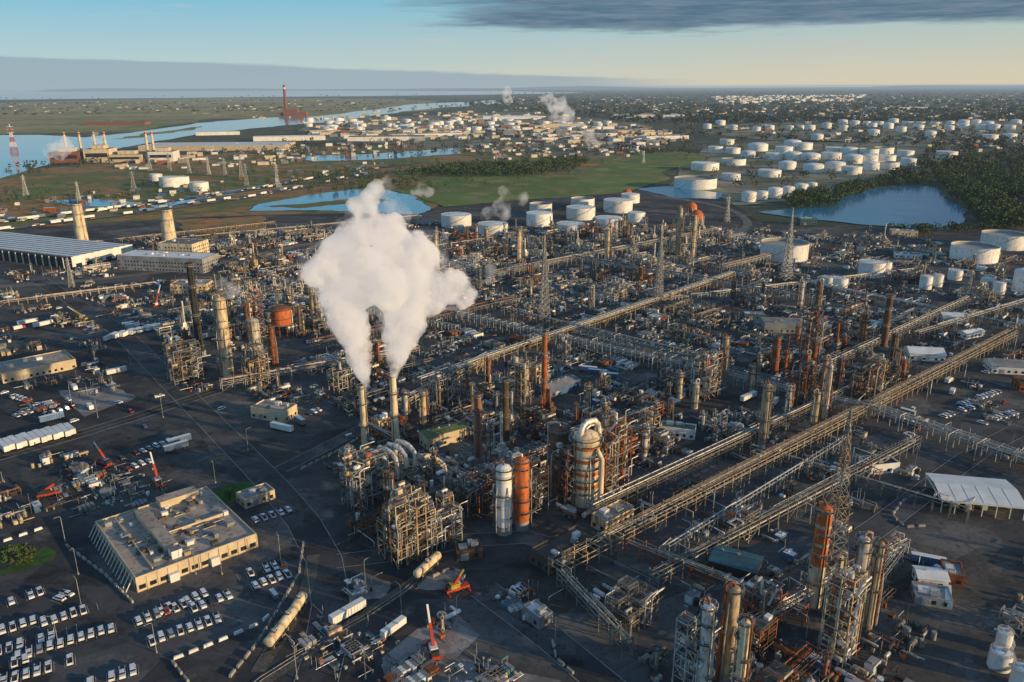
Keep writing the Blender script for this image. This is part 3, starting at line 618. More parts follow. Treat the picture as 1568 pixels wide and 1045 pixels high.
for u0,u1,v0,v1,w,hh in [(1083,1195,192,202,15,7),(1225,1560,207,216,22,9),(1240,1565,196,203,18,8),(1290,1560,188,193,16,6),(1130,1240,196,200,14,6)]:
    u=u0
    while u<u1:
        if rr.random()<.8:
            v=v0+(v1-v0)*rr.random(); tank(u,v,w*rr.uniform(.7,1.05),v-hh,rr.choice(['cone','dome']),z=.5)
        u+=w*rr.uniform(1.05,1.5)
for _ in range(48):
    u=rr.uniform(465,800); v=rr.uniform(184,203)+(u-600)*-.01; tank(u,v,rr.uniform(9,17),v-rr.uniform(4,6.5),rr.choice(['cone','dome']),z=.5)
for _ in range(14):
    u=rr.uniform(820,950); v=rr.uniform(190,203); tank(u,v,rr.uniform(11,17),v-6,'cone',z=.5)
for u,v,w in [(1066,345,20),(1058,330,17),(960,306,14)]:
    p=put(u,v); r=w/2*dep(p)/F; mb=MB(); mb.sweep([(0,0,3+r+r*math.sin(t)) for t in [k*math.pi/12-math.pi/2 for k in range(13)]],[max(.05,r*math.cos(k*math.pi/12-math.pi/2)) for k in range(13)],'orange',24)
    for i in range(8): a=i*.785; mb.sweep([(math.cos(a)*r*.95,math.sin(a)*r*.95,0),(math.cos(a)*r*.95,math.sin(a)*r*.95,3+r)],.5,'white',6)
    mb.obj('spherical_gas_tank',p)
for a in [(1533,1000,22,962,'dome'),(1527,1030,32,990,'dome'),(1558,1060,28,1015,'dome')]: tank(*a)
# ------------------------------------------------------------ buildings
def building(name,u,v,L,W,Hh,rot,wall,roof,kind='flat',win=True,z=YZ,units=3,seed=0):
    p=G(u,v,z); R=random.Random(seed+int(u)); mb=MB()
    if kind=='flat':
        mb.box(L/2,W/2,0,L,W,Hh,wall,top=roof)
        t=.4
        for a in((L/2,-.0+t/2,L,t),(L/2,W-t/2,L,t),(t/2,W/2,t,W-2*t),(L-t/2,W/2,t,W-2*t)): mb.box(a[0],a[1],Hh+.003,a[2],a[3],.6,wall)
        for _ in range(units): mb.box(R.uniform(.15,.85)*L,R.uniform(.2,.8)*W,Hh,R.uniform(1.5,4),R.uniform(1.5,3),R.uniform(.8,2),R.choice(['galv','wallgrey','white']))
    else:
        rh=W*.16; mb.box(L/2,W/2,0,L,W,Hh,wall); e=.5
        mb.add([(-e,-e,Hh),(L+e,-e,Hh),(L+e,W/2,Hh+rh),(-e,W/2,Hh+rh)],[(0,1,2,3)],roof); mb.add([(-e,W/2,Hh+rh),(L+e,W/2,Hh+rh),(L+e,W+e,Hh),(-e,W+e,Hh)],[(0,1,2,3)],roof)
        mb.add([(0,0,Hh),(0,W,Hh),(0,W/2,Hh+rh-.05)],[(0,1,2)],wall); mb.add([(L,0,Hh),(L,W,Hh),(L,W/2,Hh+rh-.05)],[(0,1,2)],wall)
        for k in range(int(L/6)): mb.box(k*6+3,W/2,Hh+rh-.2,.9,.9,.8,'galv')
    if win:
        n=max(1,int(L/3.5)); 
        for st in range(max(1,int(Hh/3.8))):
            for i in range(n):
                if R.random()<.85: mb.box((i+.5)*L/n,-.03,1+st*3.6,1.5,.12,1.5,'glass')
            for i in range(max(1,int(W/3.5))): 
                for xx in(-.03,L+.03): mb.box(xx,(i+.5)*W/max(1,int(W/3.5)),1+st*3.6,.12,1.5,1.5,'glass')
        mb.box(L*.3,-.06,0,3,.15,3,'galv')
    mb.obj(name,p,rot); c=p+Vector((math.cos(rot)*L/2-math.sin(rot)*W/2,math.sin(rot)*L/2+math.cos(rot)*W/2,0)); keep(c.x,c.y,max(L,W)*.5)
p=G(211,908,YZ); A=G(395,838,YZ)-p; rot=math.atan2(A.y,A.x); L=A.length; W=(G(140,822,YZ)-p).length; mb=MB(); Hh=5.5
mb.box(L/2,W/2,0,L,W,Hh,'wallbeige',top='roofbeige')
for a in((L/2,.2,L,.4),(L/2,W-.2,L,.4),(.2,W/2,.4,W-.8),(L-.2,W/2,.4,W-.8)): mb.box(a[0],a[1],Hh+.003,a[2],a[3],.7,'wallbeige')
mb.box(L*.36,W*.55,Hh,5,W*.7,2.6,'wallbeige',top='roofbeige'); mb.box(L*.7,W*.93,Hh,L*.35,6,3.2,'wallbeige',top='roofbeige'); mb.box(L*.36,W*.12,Hh,4,4,3.2,'white',top='roofgrey')
mb.box(L*.68,W*.45,Hh,L*.5,.4,1.2,'wallbeige'); mb.box(L*.15,W*.5,Hh,.4,W*.9,1.0,'wallbeige')
R=random.Random(2)
for _ in range(60): mb.box(R.uniform(.06,.94)*L,R.uniform(.06,.94)*W,Hh,R.uniform(.8,3.4),R.uniform(.8,2.6),R.uniform(.5,1.8),R.choice(['galv','wallgrey','white','roofbrown','tan']))
for _ in range(14):
    x,y=R.uniform(.1,.8)*L,R.uniform(.1,.85)*W; mb.sweep([(x,y,Hh+.5),(x+R.uniform(2,7),y,Hh+.5)],.3,'galv',6)
for i in range(12):
    mb.box((i+.5)*L/12,-.04,1.0,2.4,.14,1.7,'glass'); mb.box((i+1)*L/12-.1,-.1,0,.35,.25,Hh,'wallbeige')
mb.box(L*.28,-1,0,3.4,2,3.2,'white'); mb.box(L*.62,-.9,0,3.4,1.8,3.2,'white')
for i in range(16):
    y=(i+.5)*W/16; mb.box(-.04,y,1,.14,1.7,1.8,'glass'); mb.bar((-.1,y+1.4,Hh-.3),(-3.2,y+1.4,.1),.3,'white')
    mb.box(L+.04,y,1,.14,1.7,1.8,'glass')
mb.obj('office_building',p,rot)
c=p+Vector((math.cos(rot)*L/2-math.sin(rot)*W/2,math.sin(rot)*L/2+math.cos(rot)*W/2,0)); keep(c.x,c.y,38)
p=G(112,412,YZ); rot=math.radians(-24); mb=MB(); L=230;W=72;Hh=10
mb.box(-L/2,W/2,0,L,W,Hh,'dark')
mb.box(-L/2,W/2,Hh+.01,L+3,W+3,1.6,'roofbrown'); mb.box(1.6,W/2,2,.8,W+3,Hh+.5,'white')
for k in range(9): mb.box(-L/2,(k+.5)*W/9,Hh+1.6,L+3,W/9*.6,1.1,'white')
for k in range(22): mb.box(-L+5+k*10.2,-1.6,0,1,1,Hh+1,'white')
for k in range(6): mb.box(2.05,6+k*12,0,.12,7,5,'glass')
mb.obj('long_warehouse',p,rot); c=p+Vector((math.cos(rot)*-60-math.sin(rot)*36,math.sin(rot)*-60+math.cos(rot)*36,0)); keep(c.x,c.y,70); keep(c.x-90,c.y+40,70)
building('boiler_house',182,413,95,30,14,math.radians(-12),'wallgrey','white',win=True,units=8); building('boiler_house',245,402,40,30,20,math.radians(-12),'cream','roofgrey',units=4)
for a in [('warehouse_building',5,588,42,26,6,GA,'wallbeige','roofbeige','flat'),('shed_building',385,640,22,12,6,-.35,'wallbeige','roofbeige','flat'),
  ('shed_building',655,690,24,9,7,GA-.15,'wallbeige','green','gable'),('shed_building',1333,728,15,10,4.5,.2,'white','dark','flat'),
  ('shed_building',1170,510,48,16,7,-.1,'wallgrey','roofgrey','flat'),('shed_building',1392,552,22,16,5,-.2,'white','white','gable'),('shed_building',1518,572,20,16,5,-.2,'white','roofgrey','gable'),
  ('shed_building',1085,880,17,12,6,-.5,'dark','teal','gable'),('shed_building',842,880,26,11,5.5,GA,'roofbrown','roofbrown','flat'),('shed_building',927,818,18,8,5.5,GA,'tan','roofbeige','flat'),
  ('shed_building',1405,900,10,8,4,-.2,'white','white','gable'),('shed_building',1400,925,12,9,3,-.3,'wallgrey','roofgrey','flat'),('shed_building',1443,495,18,14,5,-.2,'white','white','gable'),
  ('shed_building',838,612,28,12,5,GA,'blue','roofgrey','gable'),('shed_building',780,528,16,9,5,-.6,'brown','rust','gable'),('shed_building',800,945,9,6,4,-.9,'wallgrey','white','flat'),
  ('shed_building',262,450,32,18,8,0,'tan','roofgrey','flat'),('shed_building',1225,345,22,14,8,0,'teal','white','flat'),('shed_building',1370,395,26,12,4,-.3,'white','blue','flat'),
  ('shed_building',1365,360,30,14,5,-.2,'wallbeige','roofbeige','flat'),('shed_building',1475,900,10,7,4,1.2,'rust','wallgrey','flat'),('shed_building',1010,668,18,8,5,-.3,'white','green','flat'),
  ('shed_building',376,780,14,9,4,GA,'wallbeige','roofgrey','flat'),('shed_building',580,660,10,7,5,GA,'tan','roofbeige','flat'),('shed_building',1140,490,16,10,4,-.1,'teal','white','flat'),
  ('shed_building',1560,600,20,12,5,-.2,'rust','brown','flat'),('shed_building',1480,520,18,8,4,.4,'white','white','gable'),('shed_building',700,860,10,7,4,.2,'brown','roofbrown','flat'),('shed_building',505,470,14,9,5,.3,'wallbeige','roofgrey','flat')]:
    building(*a)
p=G(1440,785,YZ); mb=MB(); L,W,Hh=32,24,6.5
for i in range(7):
    for y in(0,W): mb.bar((i*L/6,y,0),(i*L/6,y,Hh),.35,'white')
mb.add([(-.6,-.6,Hh),(L+.6,-.6,Hh),(L+.6,W/2,Hh+1.6),(-.6,W/2,Hh+1.6)],[(0,1,2,3)],'white'); mb.add([(-.6,W/2,Hh+1.6),(L+.6,W/2,Hh+1.6),(L+.6,W+.6,Hh),(-.6,W+.6,Hh)],[(0,1,2,3)],'white')
mb.box(L/2,-.6,Hh-1,L+1.2,.1,1,'white'); mb.box(-.6,W/2,Hh-1,.1,W+1.2,1,'white'); mb.box(L/2,W*.6,.1,L*.8,W*.5,2.2,'dark')
for i in range(1,6): mb.bar((i*L/6,-.6,Hh+.05),(i*L/6,W/2,Hh+1.65),.12,'white')
for _ in range(12): mb.box(random.uniform(2,30),random.uniform(2,20),.1,random.uniform(1,4),2,2,random.choice(['galv','blue','white','red']))
mb.obj('canopy_tent',p,math.radians(-12)); keep(p.x+18,p.y+9,20)
# ------------------------------------------------------------ vehicles
def carproto(col,kind='car'):
    mb=MB(); L,Wd=4.7,1.85
    if kind=='pickup': L=5.6
    mb.box(0,0,.35,L,Wd,.45,col); mb.box(0,0,.8,L*.97,Wd*.95,.2,col,taper=.04)
    if kind=='car': mb.box(-.25,0,1.0,2.7,Wd*.88,.42,'glass',taper=.2); mb.box(-.25,0,1.42,2.05,Wd*.72,.08,col)
    elif kind=='suv': mb.box(-.5,0,1.0,3.3,Wd*.9,.6,'glass',taper=.1); mb.box(-.5,0,1.6,2.95,Wd*.8,.1,col)
    else:
        mb.box(.5,0,1.0,1.9,Wd*.9,.6,'glass',taper=.15); mb.box(.5,0,1.6,1.6,Wd*.76,.08,col); mb.box(-1.6,0,.99,2.1,Wd*.75,.03,'dark')
        for y in(-.85,.85): mb.box(-1.6,y,1.0,2.2,.12,.25,col)
    for x in(-L*.3,L*.31):
        for y in(-Wd/2,Wd/2): mb.sweep([(x,y-.1,.34),(x,y+.1,.34)],.34,'rubber',10)
    mb.box(L/2,.6,.6,.06,.35,.15,'white');mb.box(L/2,-.6,.6,.06,.35,.15,'white');mb.box(-L/2,.7,.65,.06,.3,.15,'red');mb.box(-L/2,-.7,.65,.06,.3,.15,'red')
    return Proto(mb,'parked_car')
CARS=[carproto(c,k) for c,k in [('carwhite','car'),('carwhite','suv'),('carwhite','pickup'),('carwhite','pickup'),('carsilver','suv'),('carblack','car'),('carred','pickup'),('carblue','suv'),('carsilver','car'),('carwhite','suv')]]
def row(a,b,z=YZ,prob=.85,sp=3.0,yaw=0,lines=True,whitep=.6):
    A=G(*a,z);B=G(*b,z);d=B-A;L=d.length;d.normalize();ang=math.atan2(d.y,d.x); n=int(L/sp); mb=MB()
    for i in range(n+1):
        c=A+d*sp*i
        if i<n and random.random()<prob:
            pr=random.choice(CARS[:4]) if random.random()<whitep else random.choice(CARS)
            e=c+d*sp/2; o=random.uniform(-.35,.35); inst(pr,'parked_car',(e.x-d.y*o,e.y+d.x*o,z+.05),ang+math.pi/2+random.choice([0,math.pi])+random.uniform(-.05,.05))
        mb.box(sp*i,0,.02,.14,5.4,.02,'paintline')
    if lines: mb.obj('parking_bay_markings',A,ang)
    for k in range(0,int(L),6):
        c=A+d*k; keep(c.x,c.y,4)
LZ=YZ+.04
psheet('parking_lot',[(-300,930),(0,880),(130,850),(210,925),(300,905),(440,850),(470,860),(440,940),(400,960),(250,1010),(200,1060),(100,1300),(-300,1300)],LZ-.015,'asphalt',0,3)
psheet('parking_lot',[(-60,740),(70,690),(250,650),(300,660),(330,700),(200,750),(130,790),(0,830),(-60,840)],LZ-.015,'asphalt',0,3)
for a in [((-20,1052),(125,1008)),((-20,1030),(60,1003)),((-10,1002),(120,962)),((20,1008),(190,958)),((-20,975),(70,945)),((60,958),(160,925)),((10,925),(75,903)),((85,922),(112,905)),((205,955),(300,920)),((225,985),(345,945)),((240,940),(330,905)),((365,885),(440,862)),((385,900),(450,878)),((130,1050),(215,1025)),((290,935),(360,910))]:
    row(*a,z=LZ,prob=.8,whitep=.7)
for a in [((180,705),(275,672)),((190,722),(240,703)),((20,640),(110,612)),((55,640),(120,622)),((385,800),(450,780)),((1440,640),(1520,615)),((1460,625),(1530,600)),((1500,650),(1560,630)),((225,455),(300,445)),((90,740),(130,725)),((0,600),(60,622)),((460,640),(530,612)),((1280,450),(1330,460))]:
    row(*a,z=YZ,prob=.7,whitep=.5,sp=3.6)
def trailerproto(col,L=14):
    mb=MB(); mb.box(0,0,1.15,L,2.55,2.8,col,top='white'); mb.box(0,0,.9,L*.95,1.2,.25,'dark')
    for x in(-L*.38,-L*.3):
        for y in(-1.1,1.1): mb.sweep([(x,y-.2,.5),(x,y+.2,.5)],.5,'rubber',10)
    for k in range(int(L/1.2)): mb.box(-L/2+.6+k*1.2,0,1.2,.08,2.6,2.7,'galv')
    mb.box(L*.32,0,.1,.3,2,.9,'dark'); return Proto(mb,'box_trailer')
TR=[trailerproto('white'),trailerproto('white',12),trailerproto('blue',12),trailerproto('wallgrey',8)]
def truckproto(col):
    mb=MB(); mb.box(-1.2,0,.9,6,2.4,2.4,'white'); mb.box(3,0,.6,2.2,2.3,1.9,col,taper=.08); mb.box(3.9,0,1.6,.5,2.0,.7,'glass'); mb.box(0,0,.5,8,1.2,.4,'dark')
    for x in(-2.8,-1.6,3):
        for y in(-1.0,1.0): mb.sweep([(x,y-.2,.5),(x,y+.2,.5)],.5,'rubber',10)
    return Proto(mb,'box_truck')
TK=[truckproto('white'),truckproto('red'),truckproto('yellow')]
A=G(0,690,YZ);B=G(112,662,YZ);d=(B-A);n=12
for i in range(n):
    c=A+d*(i+.5)/n; inst(TR[i%2],'box_trailer',(c.x,c.y,YZ),GA+math.radians(95)+random.uniform(-.05,.05))
    keep(c.x,c.y,6)
A=G(170,520,YZ);B=G(280,495,YZ);d=B-A
for i in range(9):
    c=A+d*i/9; inst(TR[i%2],'box_trailer',(c.x,c.y,YZ),GA+.7); keep(c.x,c.y,6)
def at(pr,name,u,v,ang,scl=1): 
    p=G(u,v,YZ); inst(pr,name,p,ang,(scl,)*3); keep(p.x,p.y,5)
at(TR[0],'box_trailer',533,945,GA+.1); at(TR[1],'box_trailer',603,968,GA+.2,.85); at(TR[0],'box_trailer',432,660,GA-1.2); at(TR[3],'box_trailer',420,915,-.9,.6)
at(TR[2],'box_trailer',270,690,GA); at(TR[2],'box_trailer',275,680,GA); at(TR[2],'box_trailer',900,570,-.3);at(TR[2],'box_trailer',915,575,-.3);at(TR[2],'box_trailer',932,580,-.3);at(TR[2],'box_trailer',1420,865,-.4);at(TR[0],'box_trailer',1450,920,1.1,.8)
at(TR[2],'box_trailer',80,645,GA); at(TR[2],'box_trailer',1450,885,-.9,.8)
for i in range(130):
    u=random.choice([random.uniform(0,500),random.uniform(1100,1560)]); v=random.uniform(420,660); p=G(u,v,YZ)
    if free(p.x,p.y,4): inst(random.choice(TK+TR+CARS),'service_truck',p,random.choice([GA,GA+1.57,GA+.2]));keep(p.x,p.y,5)
for _ in range(150):
    t=random.random(); pth=[(0,353),(200,328),(400,300),(560,268)]; k=min(2,int(t*3)); f=t*3-k; u=pth[k][0]+(pth[k+1][0]-pth[k][0])*f; v=pth[k][1]+(pth[k+1][1]-pth[k][1])*f+random.choice([0,-1.5,-11.5,-10])
    p=G(u,v,1.7); a=G(*pth[k]);b=G(*pth[k+1]); inst(random.choice(CARS+TR+TR),'moving_vehicle',p,math.atan2(b.y-a.y,b.x-a.x),(1.1,)*3)
trk=[G(*q,YZ) for q in [(330,1100),(400,1040),(480,990),(560,945),(620,905),(660,870)]]
ribbon('railway_track',trk,5,'gravel',YZ+.12,edge=False)
mb=MB()
for i in range(len(trk)-1):
    a,b=trk[i],trk[i+1]; t=(b-a).normalized(); nn=Vector((-t.y,t.x,0))
    for s_ in(-.75,.75): mb.bar(a+nn*s_+Vector((0,0,.3)),b+nn*s_+Vector((0,0,.3)),.15,'galv')
    for k in range(int((b-a).length/1.2)): c=a+t*k*1.2; mb.bar(c-nn*1.3+Vector((0,0,.18)),c+nn*1.3+Vector((0,0,.18)),.25,'brown',.12)
mb.obj('railway_rails')
def railcar():
    mb=MB(); mb.drum(0,0,2.7,1.5,13,0,'cream',16); mb.box(0,0,.9,15,2.2,.4,'dark'); mb.cyl(0,0,4.1,.7,.7,'galv',10); mb.box(0,0,4.2,3,1.6,.1,'grate')
    for x in(-5.5,-4,4,5.5):
        for y in(-.8,.8): mb.sweep([(x,y-.1,.5),(x,y+.1,.5)],.45,'dark',10)
    return Proto(mb,'tank_rail_car')
RC=railcar(); tc=[G(*q,YZ) for q in [(410,1000),(432,972),(452,945),(466,922)]]
ribbon('railway_track',[G(395,1030,YZ),*tc,G(478,890,YZ),G(480,850,YZ)],5,'gravel',YZ+.1,edge=False)
for i in range(3):
    c=(tc[i]+tc[i+1])/2; d=tc[i+1]-tc[i]; inst(RC,'tank_rail_car',c+Vector((0,0,.1)),math.atan2(d.y,d.x),(min(1.1,d.length/16),1.15,1.15))
at(RC,'tank_rail_car',655,875,GA+.35,1.1)
def barriers(px,name='concrete_barriers',m='concrete'):
    P=[G(*q,YZ) for q in px]; mb=MB()
    for i in range(len(P)-1):
        d=P[i+1]-P[i];n=max(1,int(d.length/4.2)); a=math.atan2(d.y,d.x)
        for k in range(n): c=P[i]+d*(k+.5)/n; mb.box(c.x,c.y,YZ,3.2,.8,1.0,m,a+random.uniform(-.06,.06),taper=.15); keep(c.x,c.y,1)
    mb.obj(name)
barriers([(262,1012),(330,985),(400,955),(415,940)],m='white'); barriers([(262,1012),(300,1060)]); barriers([(465,830),(458,880),(425,935),(395,985),(350,1040)])
barriers([(1420,750),(1380,770),(1366,790),(1385,808),(1420,806)]); barriers([(700,905),(713,880),(690,872),(660,885)]); barriers([(845,980),(852,1010),(880,1035)]); barriers([(0,832),(70,808)],m='white'); barriers([(460,720),(520,690),(560,665)]); barriers([(100,835),(160,880),(205,925)])
psheet('concrete_apron',[(585,1010),(640,965),(700,942),(735,975),(700,1010),(860,1045),(760,1100),(590,1050)],YZ+.015,'slab',.01); psheet('concrete_apron',[(635,905),(650,885),(690,875),(712,885),(690,905)],YZ+.016,'slab',.05)
psheet('concrete_apron',[(505,905),(560,880),(600,895),(590,918),(530,925)],YZ+.017,'slab',.04); psheet('concrete_apron',[(90,600),(170,590),(210,610),(130,640)],YZ+.017,'slab',.04)
psheet('lawn',[(-20,885),(20,868),(70,838),(88,848),(80,862),(20,880)],YZ+.1,'lawn',.03); psheet('lawn',[(318,758),(350,745),(385,740),(395,752),(350,776)],YZ+.1,'lawn',.02)
def crane(u,v,ang,m1='red',m2='white',L=20,el=.9):
    p=G(u,v,YZ); mb=MB(); mb.box(0,0,.9,9,2.6,1.0,m1); mb.box(-1,0,1.9,3.5,2.4,1.8,m2); mb.box(1.6,.8,1.9,1.6,1,1.6,'glass'); mb.box(-3.4,0,1.9,1.4,2.4,1.4,'dark')
    e=Vector((math.cos(el)*L,0,math.sin(el)*L)); s0=Vector((-1,0,3.4))
    mb.bar(s0,s0+e*.55,1.0,m1); mb.bar(s0+e*.5,s0+e,.65,m2); mb.bar((1.5,0,2.5),s0+e*.3,.4,'galv'); q=s0+e; mb.bar(q,(q.x,q.y,q.z-8),.12,'dark'); mb.box(q.x,q.y,q.z-9,.5,.5,1,'yellow')
    for x in(-3.3,-1.8,1.8,3.3):
        for y in(-1.2,1.2): mb.sweep([(x,y-.25,.65),(x,y+.25,.65)],.65,'rubber',10)
    for x in(-4,4): mb.box(x,0,.5,.5,6,.3,m1)
    mb.obj('mobile_crane',p,ang)
    keep(p.x,p.y,6)
crane(663,1000,1.9,'red','white',13,1.0); crane(242,742,2.2,'red','white',13,.9); crane(160,712,2.6,'red','blue',10,.8); crane(75,760,.5,'red','dark',8,.5); crane(125,490,2.9,'yellow','white',14,.5); crane(700,905,.5,'red','yellow',6,.9)
crane(240,470,1.3,'red','white',16,1.0); crane(130,735,.2,'white','blue',8,.6)
for (u,v) in [(120,720),(180,760),(205,745),(110,750),(150,770),(1420,870),(1500,620),(1530,640),(800,920),(560,985),(620,1035),(720,1040),(480,975),(60,625),(160,735),(230,765),(520,1010),(640,1040),(760,1040)]:
    p=G(u,v,YZ); inst(random.choice(YARD),'storage_yard_equipment',p,GA+random.randrange(4)*1.5708,(.55,.55,.7))
    keep(p.x,p.y,7)
# ------------------------------------------------------------ fill the plant
def f(px,d,lo,ya,cell=32,dl=None): fill(px,[(d,dl or DENSE,'process_unit'),(lo,LOW,'low_process_unit'),(ya,YARD,'storage_yard_equipment')],cell)
f([(245,560),(260,500),(330,440),(470,420),(500,470),(480,560),(340,610)],.6,.4,0,26)
f([(480,560),(640,520),(720,590),(620,650),(520,640)],.5,.5,0,26)
f([(535,700),(600,650),(740,600),(900,620),(1000,640),(1000,720),(960,760),(850,790),(740,800),(620,865),(560,850)],.75,.25,0,24)
f([(740,820),(850,790),(1000,760),(1010,850),(850,905)],.2,.7,.1,24)
f([(860,930),(940,880),(1200,800),(1400,860),(1400,960),(1330,1100),(900,1100)],.45,.55,0,26)
f([(1180,560),(1250,440),(1420,480),(1410,600),(1250,660)],.85,.15,0,26,DENSER)
f([(1000,640),(1060,560),(1250,470),(1420,480),(1400,600),(1300,700),(1000,850)],.35,.6,0,28)
f([(660,410),(700,370),(980,350),(1100,350),(1130,400),(900,450),(700,470)],.35,.5,.1,30)
f([(640,500),(760,430),(1140,400),(1260,470),(1100,560),(950,640),(760,600)],.04,.45,.25,30)
f([(1300,700),(1560,560),(1700,700),(1450,760)],.0,.35,.4,30)
f([(0,470),(0,400),(480,350),(660,340),(660,400),(470,430),(260,470)],.04,.45,.4,34)
f([(-100,600),(0,480),(240,470),(240,600),(100,650)],0,.15,.5,34)
f([(1100,350),(1568,400),(1700,560),(1260,470)],.02,.3,.4,34)
f([(1400,800),(1620,830),(1650,1000),(1450,1100),(1380,1000)],.0,.3,.45,30)
f([(540,900),(740,880),(860,950),(850,1050),(560,1080)],0,.0,.2,30)
f([(360,700),(440,640),(520,650),(470,720)],0,.1,.4,30)
fill([(530,710),(600,640),(480,640),(240,590),(260,480),(480,400),(640,350),(1100,350),(1420,470),(1600,560),(1400,700),(1420,860),(1400,1060),(880,1060),(850,900),(740,790),(620,870)],[(.52,SMALL,'piping_equipment')],12,1.5,GA,.42,.45)
fill([(0,640),(0,390),(480,345),(500,440),(250,480),(240,600),(100,650)],[(.35,SMALL,'piping_equipment')],13,2,GA,.42,.45)
fill([(1100,350),(1700,380),(1750,700),(1700,1100),(1380,1100),(1420,860),(1400,700),(1600,560),(1420,470)],[(.3,SMALL,'piping_equipment')],13,2,GA,.42,.45)
fill([(540,900),(740,800),(860,900),(850,1000),(560,1060)],[(.22,SMALL,'piping_equipment')],12,2,GA,.42,.45)
fill([(-50,820),(-50,740),(250,640),(330,700),(130,800)],[(.3,SMALL,'piping_equipment')],12,2,GA,.42,.45)
mb=MB(); mb.sweep([(0,0,0),(0,0,11),(.3,0,11.6),(1.8,0,11.9)],.1,'galv',6); mb.box(2.1,0,11.8,1,.4,.2,'steel'); mb.cyl(0,0,0,.35,.8,'concrete',8); LP=Proto(mb,'street_lamp')
for (u,v) in [(125,930),(615,940),(330,740),(250,640),(100,830),(120,880),(240,1000),(455,1040),(380,690),(560,1040),(0,760),(430,860),(150,640),(90,990),(300,880),(700,960),(850,990),(1300,790),(1400,720),(1480,690),(200,560),(110,620),(340,880),(560,900)]:
    inst(LP,'street_lamp',G(u,v,YZ),random.uniform(0,6))
# ------------------------------------------------------------ trees
def trees_mesh(name,pts,sz,N,lm,trunk=True,seed=1,flat=.42):
    rg=np.random.default_rng(seed); V=[];Fc=[];mi=[];o=0
    for (x,y,z0,s) in pts:
        k=N; th=rg.uniform(0,2*np.pi,k); ph=np.arccos(rg.uniform(-1,1,k)); rad=rg.uniform(.45,1.0,k)**.6
        lob=1+.28*np.sin(3*th+rg.uniform(0,6))*np.sin(2*ph+rg.uniform(0,6))
        cx=np.stack([np.sin(ph)*np.cos(th)*rad*lob*s*.55,np.sin(ph)*np.sin(th)*rad*lob*s*.55,np.cos(ph)*rad*lob*s*flat],1)+np.array([x,y,z0+s*(flat+.16)])
        a=rg.normal(size=(k,3)); a/=np.linalg.norm(a,axis=1)[:,None]; b=np.cross(a,rg.normal(size=(k,3))); b/=np.linalg.norm(b,axis=1)[:,None]
        q=s*sz*rg.uniform(.6,1.3,(k,1)); vs=np.stack([cx-a*q-b*q*.7,cx+a*q-b*q*.5,cx+a*q*.8+b*q,cx-a*q*.7+b*q*.8],1).reshape(-1,3)
        V.append(vs); idx=np.arange(4*k).reshape(-1,4)+o; Fc.append(idx); mi.append(np.zeros(k,int)); o+=4*k
        if trunk:
            w=s*.035; t=np.array([[x-w,y-w,z0],[x+w,y-w,z0],[x+w,y+w,z0],[x-w,y+w,z0],[x-w*.4,y-w*.4,z0+s*.6],[x+w*.4,y-w*.4,z0+s*.6],[x+w*.4,y+w*.4,z0+s*.6],[x-w*.4,y+w*.4,z0+s*.6]])
            V.append(t); Fc.append(np.array([[0,1,5,4],[1,2,6,5],[2,3,7,6],[3,0,4,7]])+o); mi.append(np.ones(4,int)); o+=8
    V=np.concatenate(V);Fc=np.concatenate(Fc);mi=np.concatenate(mi)
    me=bpy.data.meshes.new(name); me.from_pydata(V.tolist(),[],Fc.tolist()); me.materials.append(MATS[lm]); me.materials.append(MATS['bark']); me.polygons.foreach_set('material_index',mi.tolist()); me.update()
    ob=bpy.data.objects.new(name,me); sc.collection.objects.link(ob); return ob
def scatter(px,n,s0,s1,z=.9,seed=1):
    R=random.Random(seed);out=[];us=[p[0] for p in px];vs=[p[1] for p in px];t=0
    while len(out)<n and t<n*30:
        t+=1;u=R.uniform(min(us),max(us));v=R.uniform(min(vs),max(vs))
        if inpoly(u,v,px):
            p=G(u,v)
            if free(p.x,p.y,s0*.4): out.append((p.x,p.y,z,R.uniform(s0,s1)))
    return out
trees_mesh('woodland',scatter([(1425,258),(1500,246),(1640,245),(1660,345),(1520,352),(1485,335),(1480,318),(1448,300),(1440,285)],420,13,22,1,1),.07,110,'leaf')
trees_mesh('woodland',scatter([(1195,322),(1215,300),(1290,290),(1340,280),(1420,272),(1425,284),(1345,290),(1290,305),(1270,322)],150,9,17,1,2),.075,90,'leaf')
trees_mesh('woodland',scatter([(620,268),(700,256),(830,248),(905,246),(880,262),(800,272),(700,272)],260,10,18,1,3),.085,60,'leaf')
trees_mesh('woodland',scatter([(1340,352),(1480,352),(1568,345),(1568,352),(1400,362)],60,7,12,1,4),.08,60,'leaf')
trees_mesh('shrub_belt',scatter([(0,290),(80,282),(120,300),(330,240),(640,240),(900,262),(640,300),(640,290),(420,285),(0,330)],260,4,10,1,5),.1,30,'leaf')
trees_mesh('shrub_belt',scatter([(430,268),(640,252),(660,290),(480,298)],160,6,12,1,6),.1,30,'leaf')
trees_mesh('distant_tree_line',scatter([(1420,225),(1640,222),(1640,262),(1420,262),(1400,280),(1330,284),(1400,262)],200,12,22,1,7),.11,26,'leaffar')
trees_mesh('distant_tree_line',scatter([(1040,225),(1080,205),(1400,220),(1400,240),(1300,285),(1130,290),(1050,262)],110,8,15,1,17),.11,26,'leaffar')
trees_mesh('distant_woodland',scatter([(780,142),(1640,138),(1640,188),(1050,190),(960,190),(700,160)],1500,22,60,0,8),.15,22,'leaffar',False,8,.16)
trees_mesh('distant_woodland',scatter([(1000,186),(1640,186),(1640,232),(1050,212)],330,12,24,0,18),.13,22,'leaffar',False,9,.3)
trees_mesh('distant_woodland',scatter([(-50,150),(780,142),(800,170),(480,172),(420,172),(-50,180)],380,16,40,0,9),.13,22,'leaffar',False,9,.16)
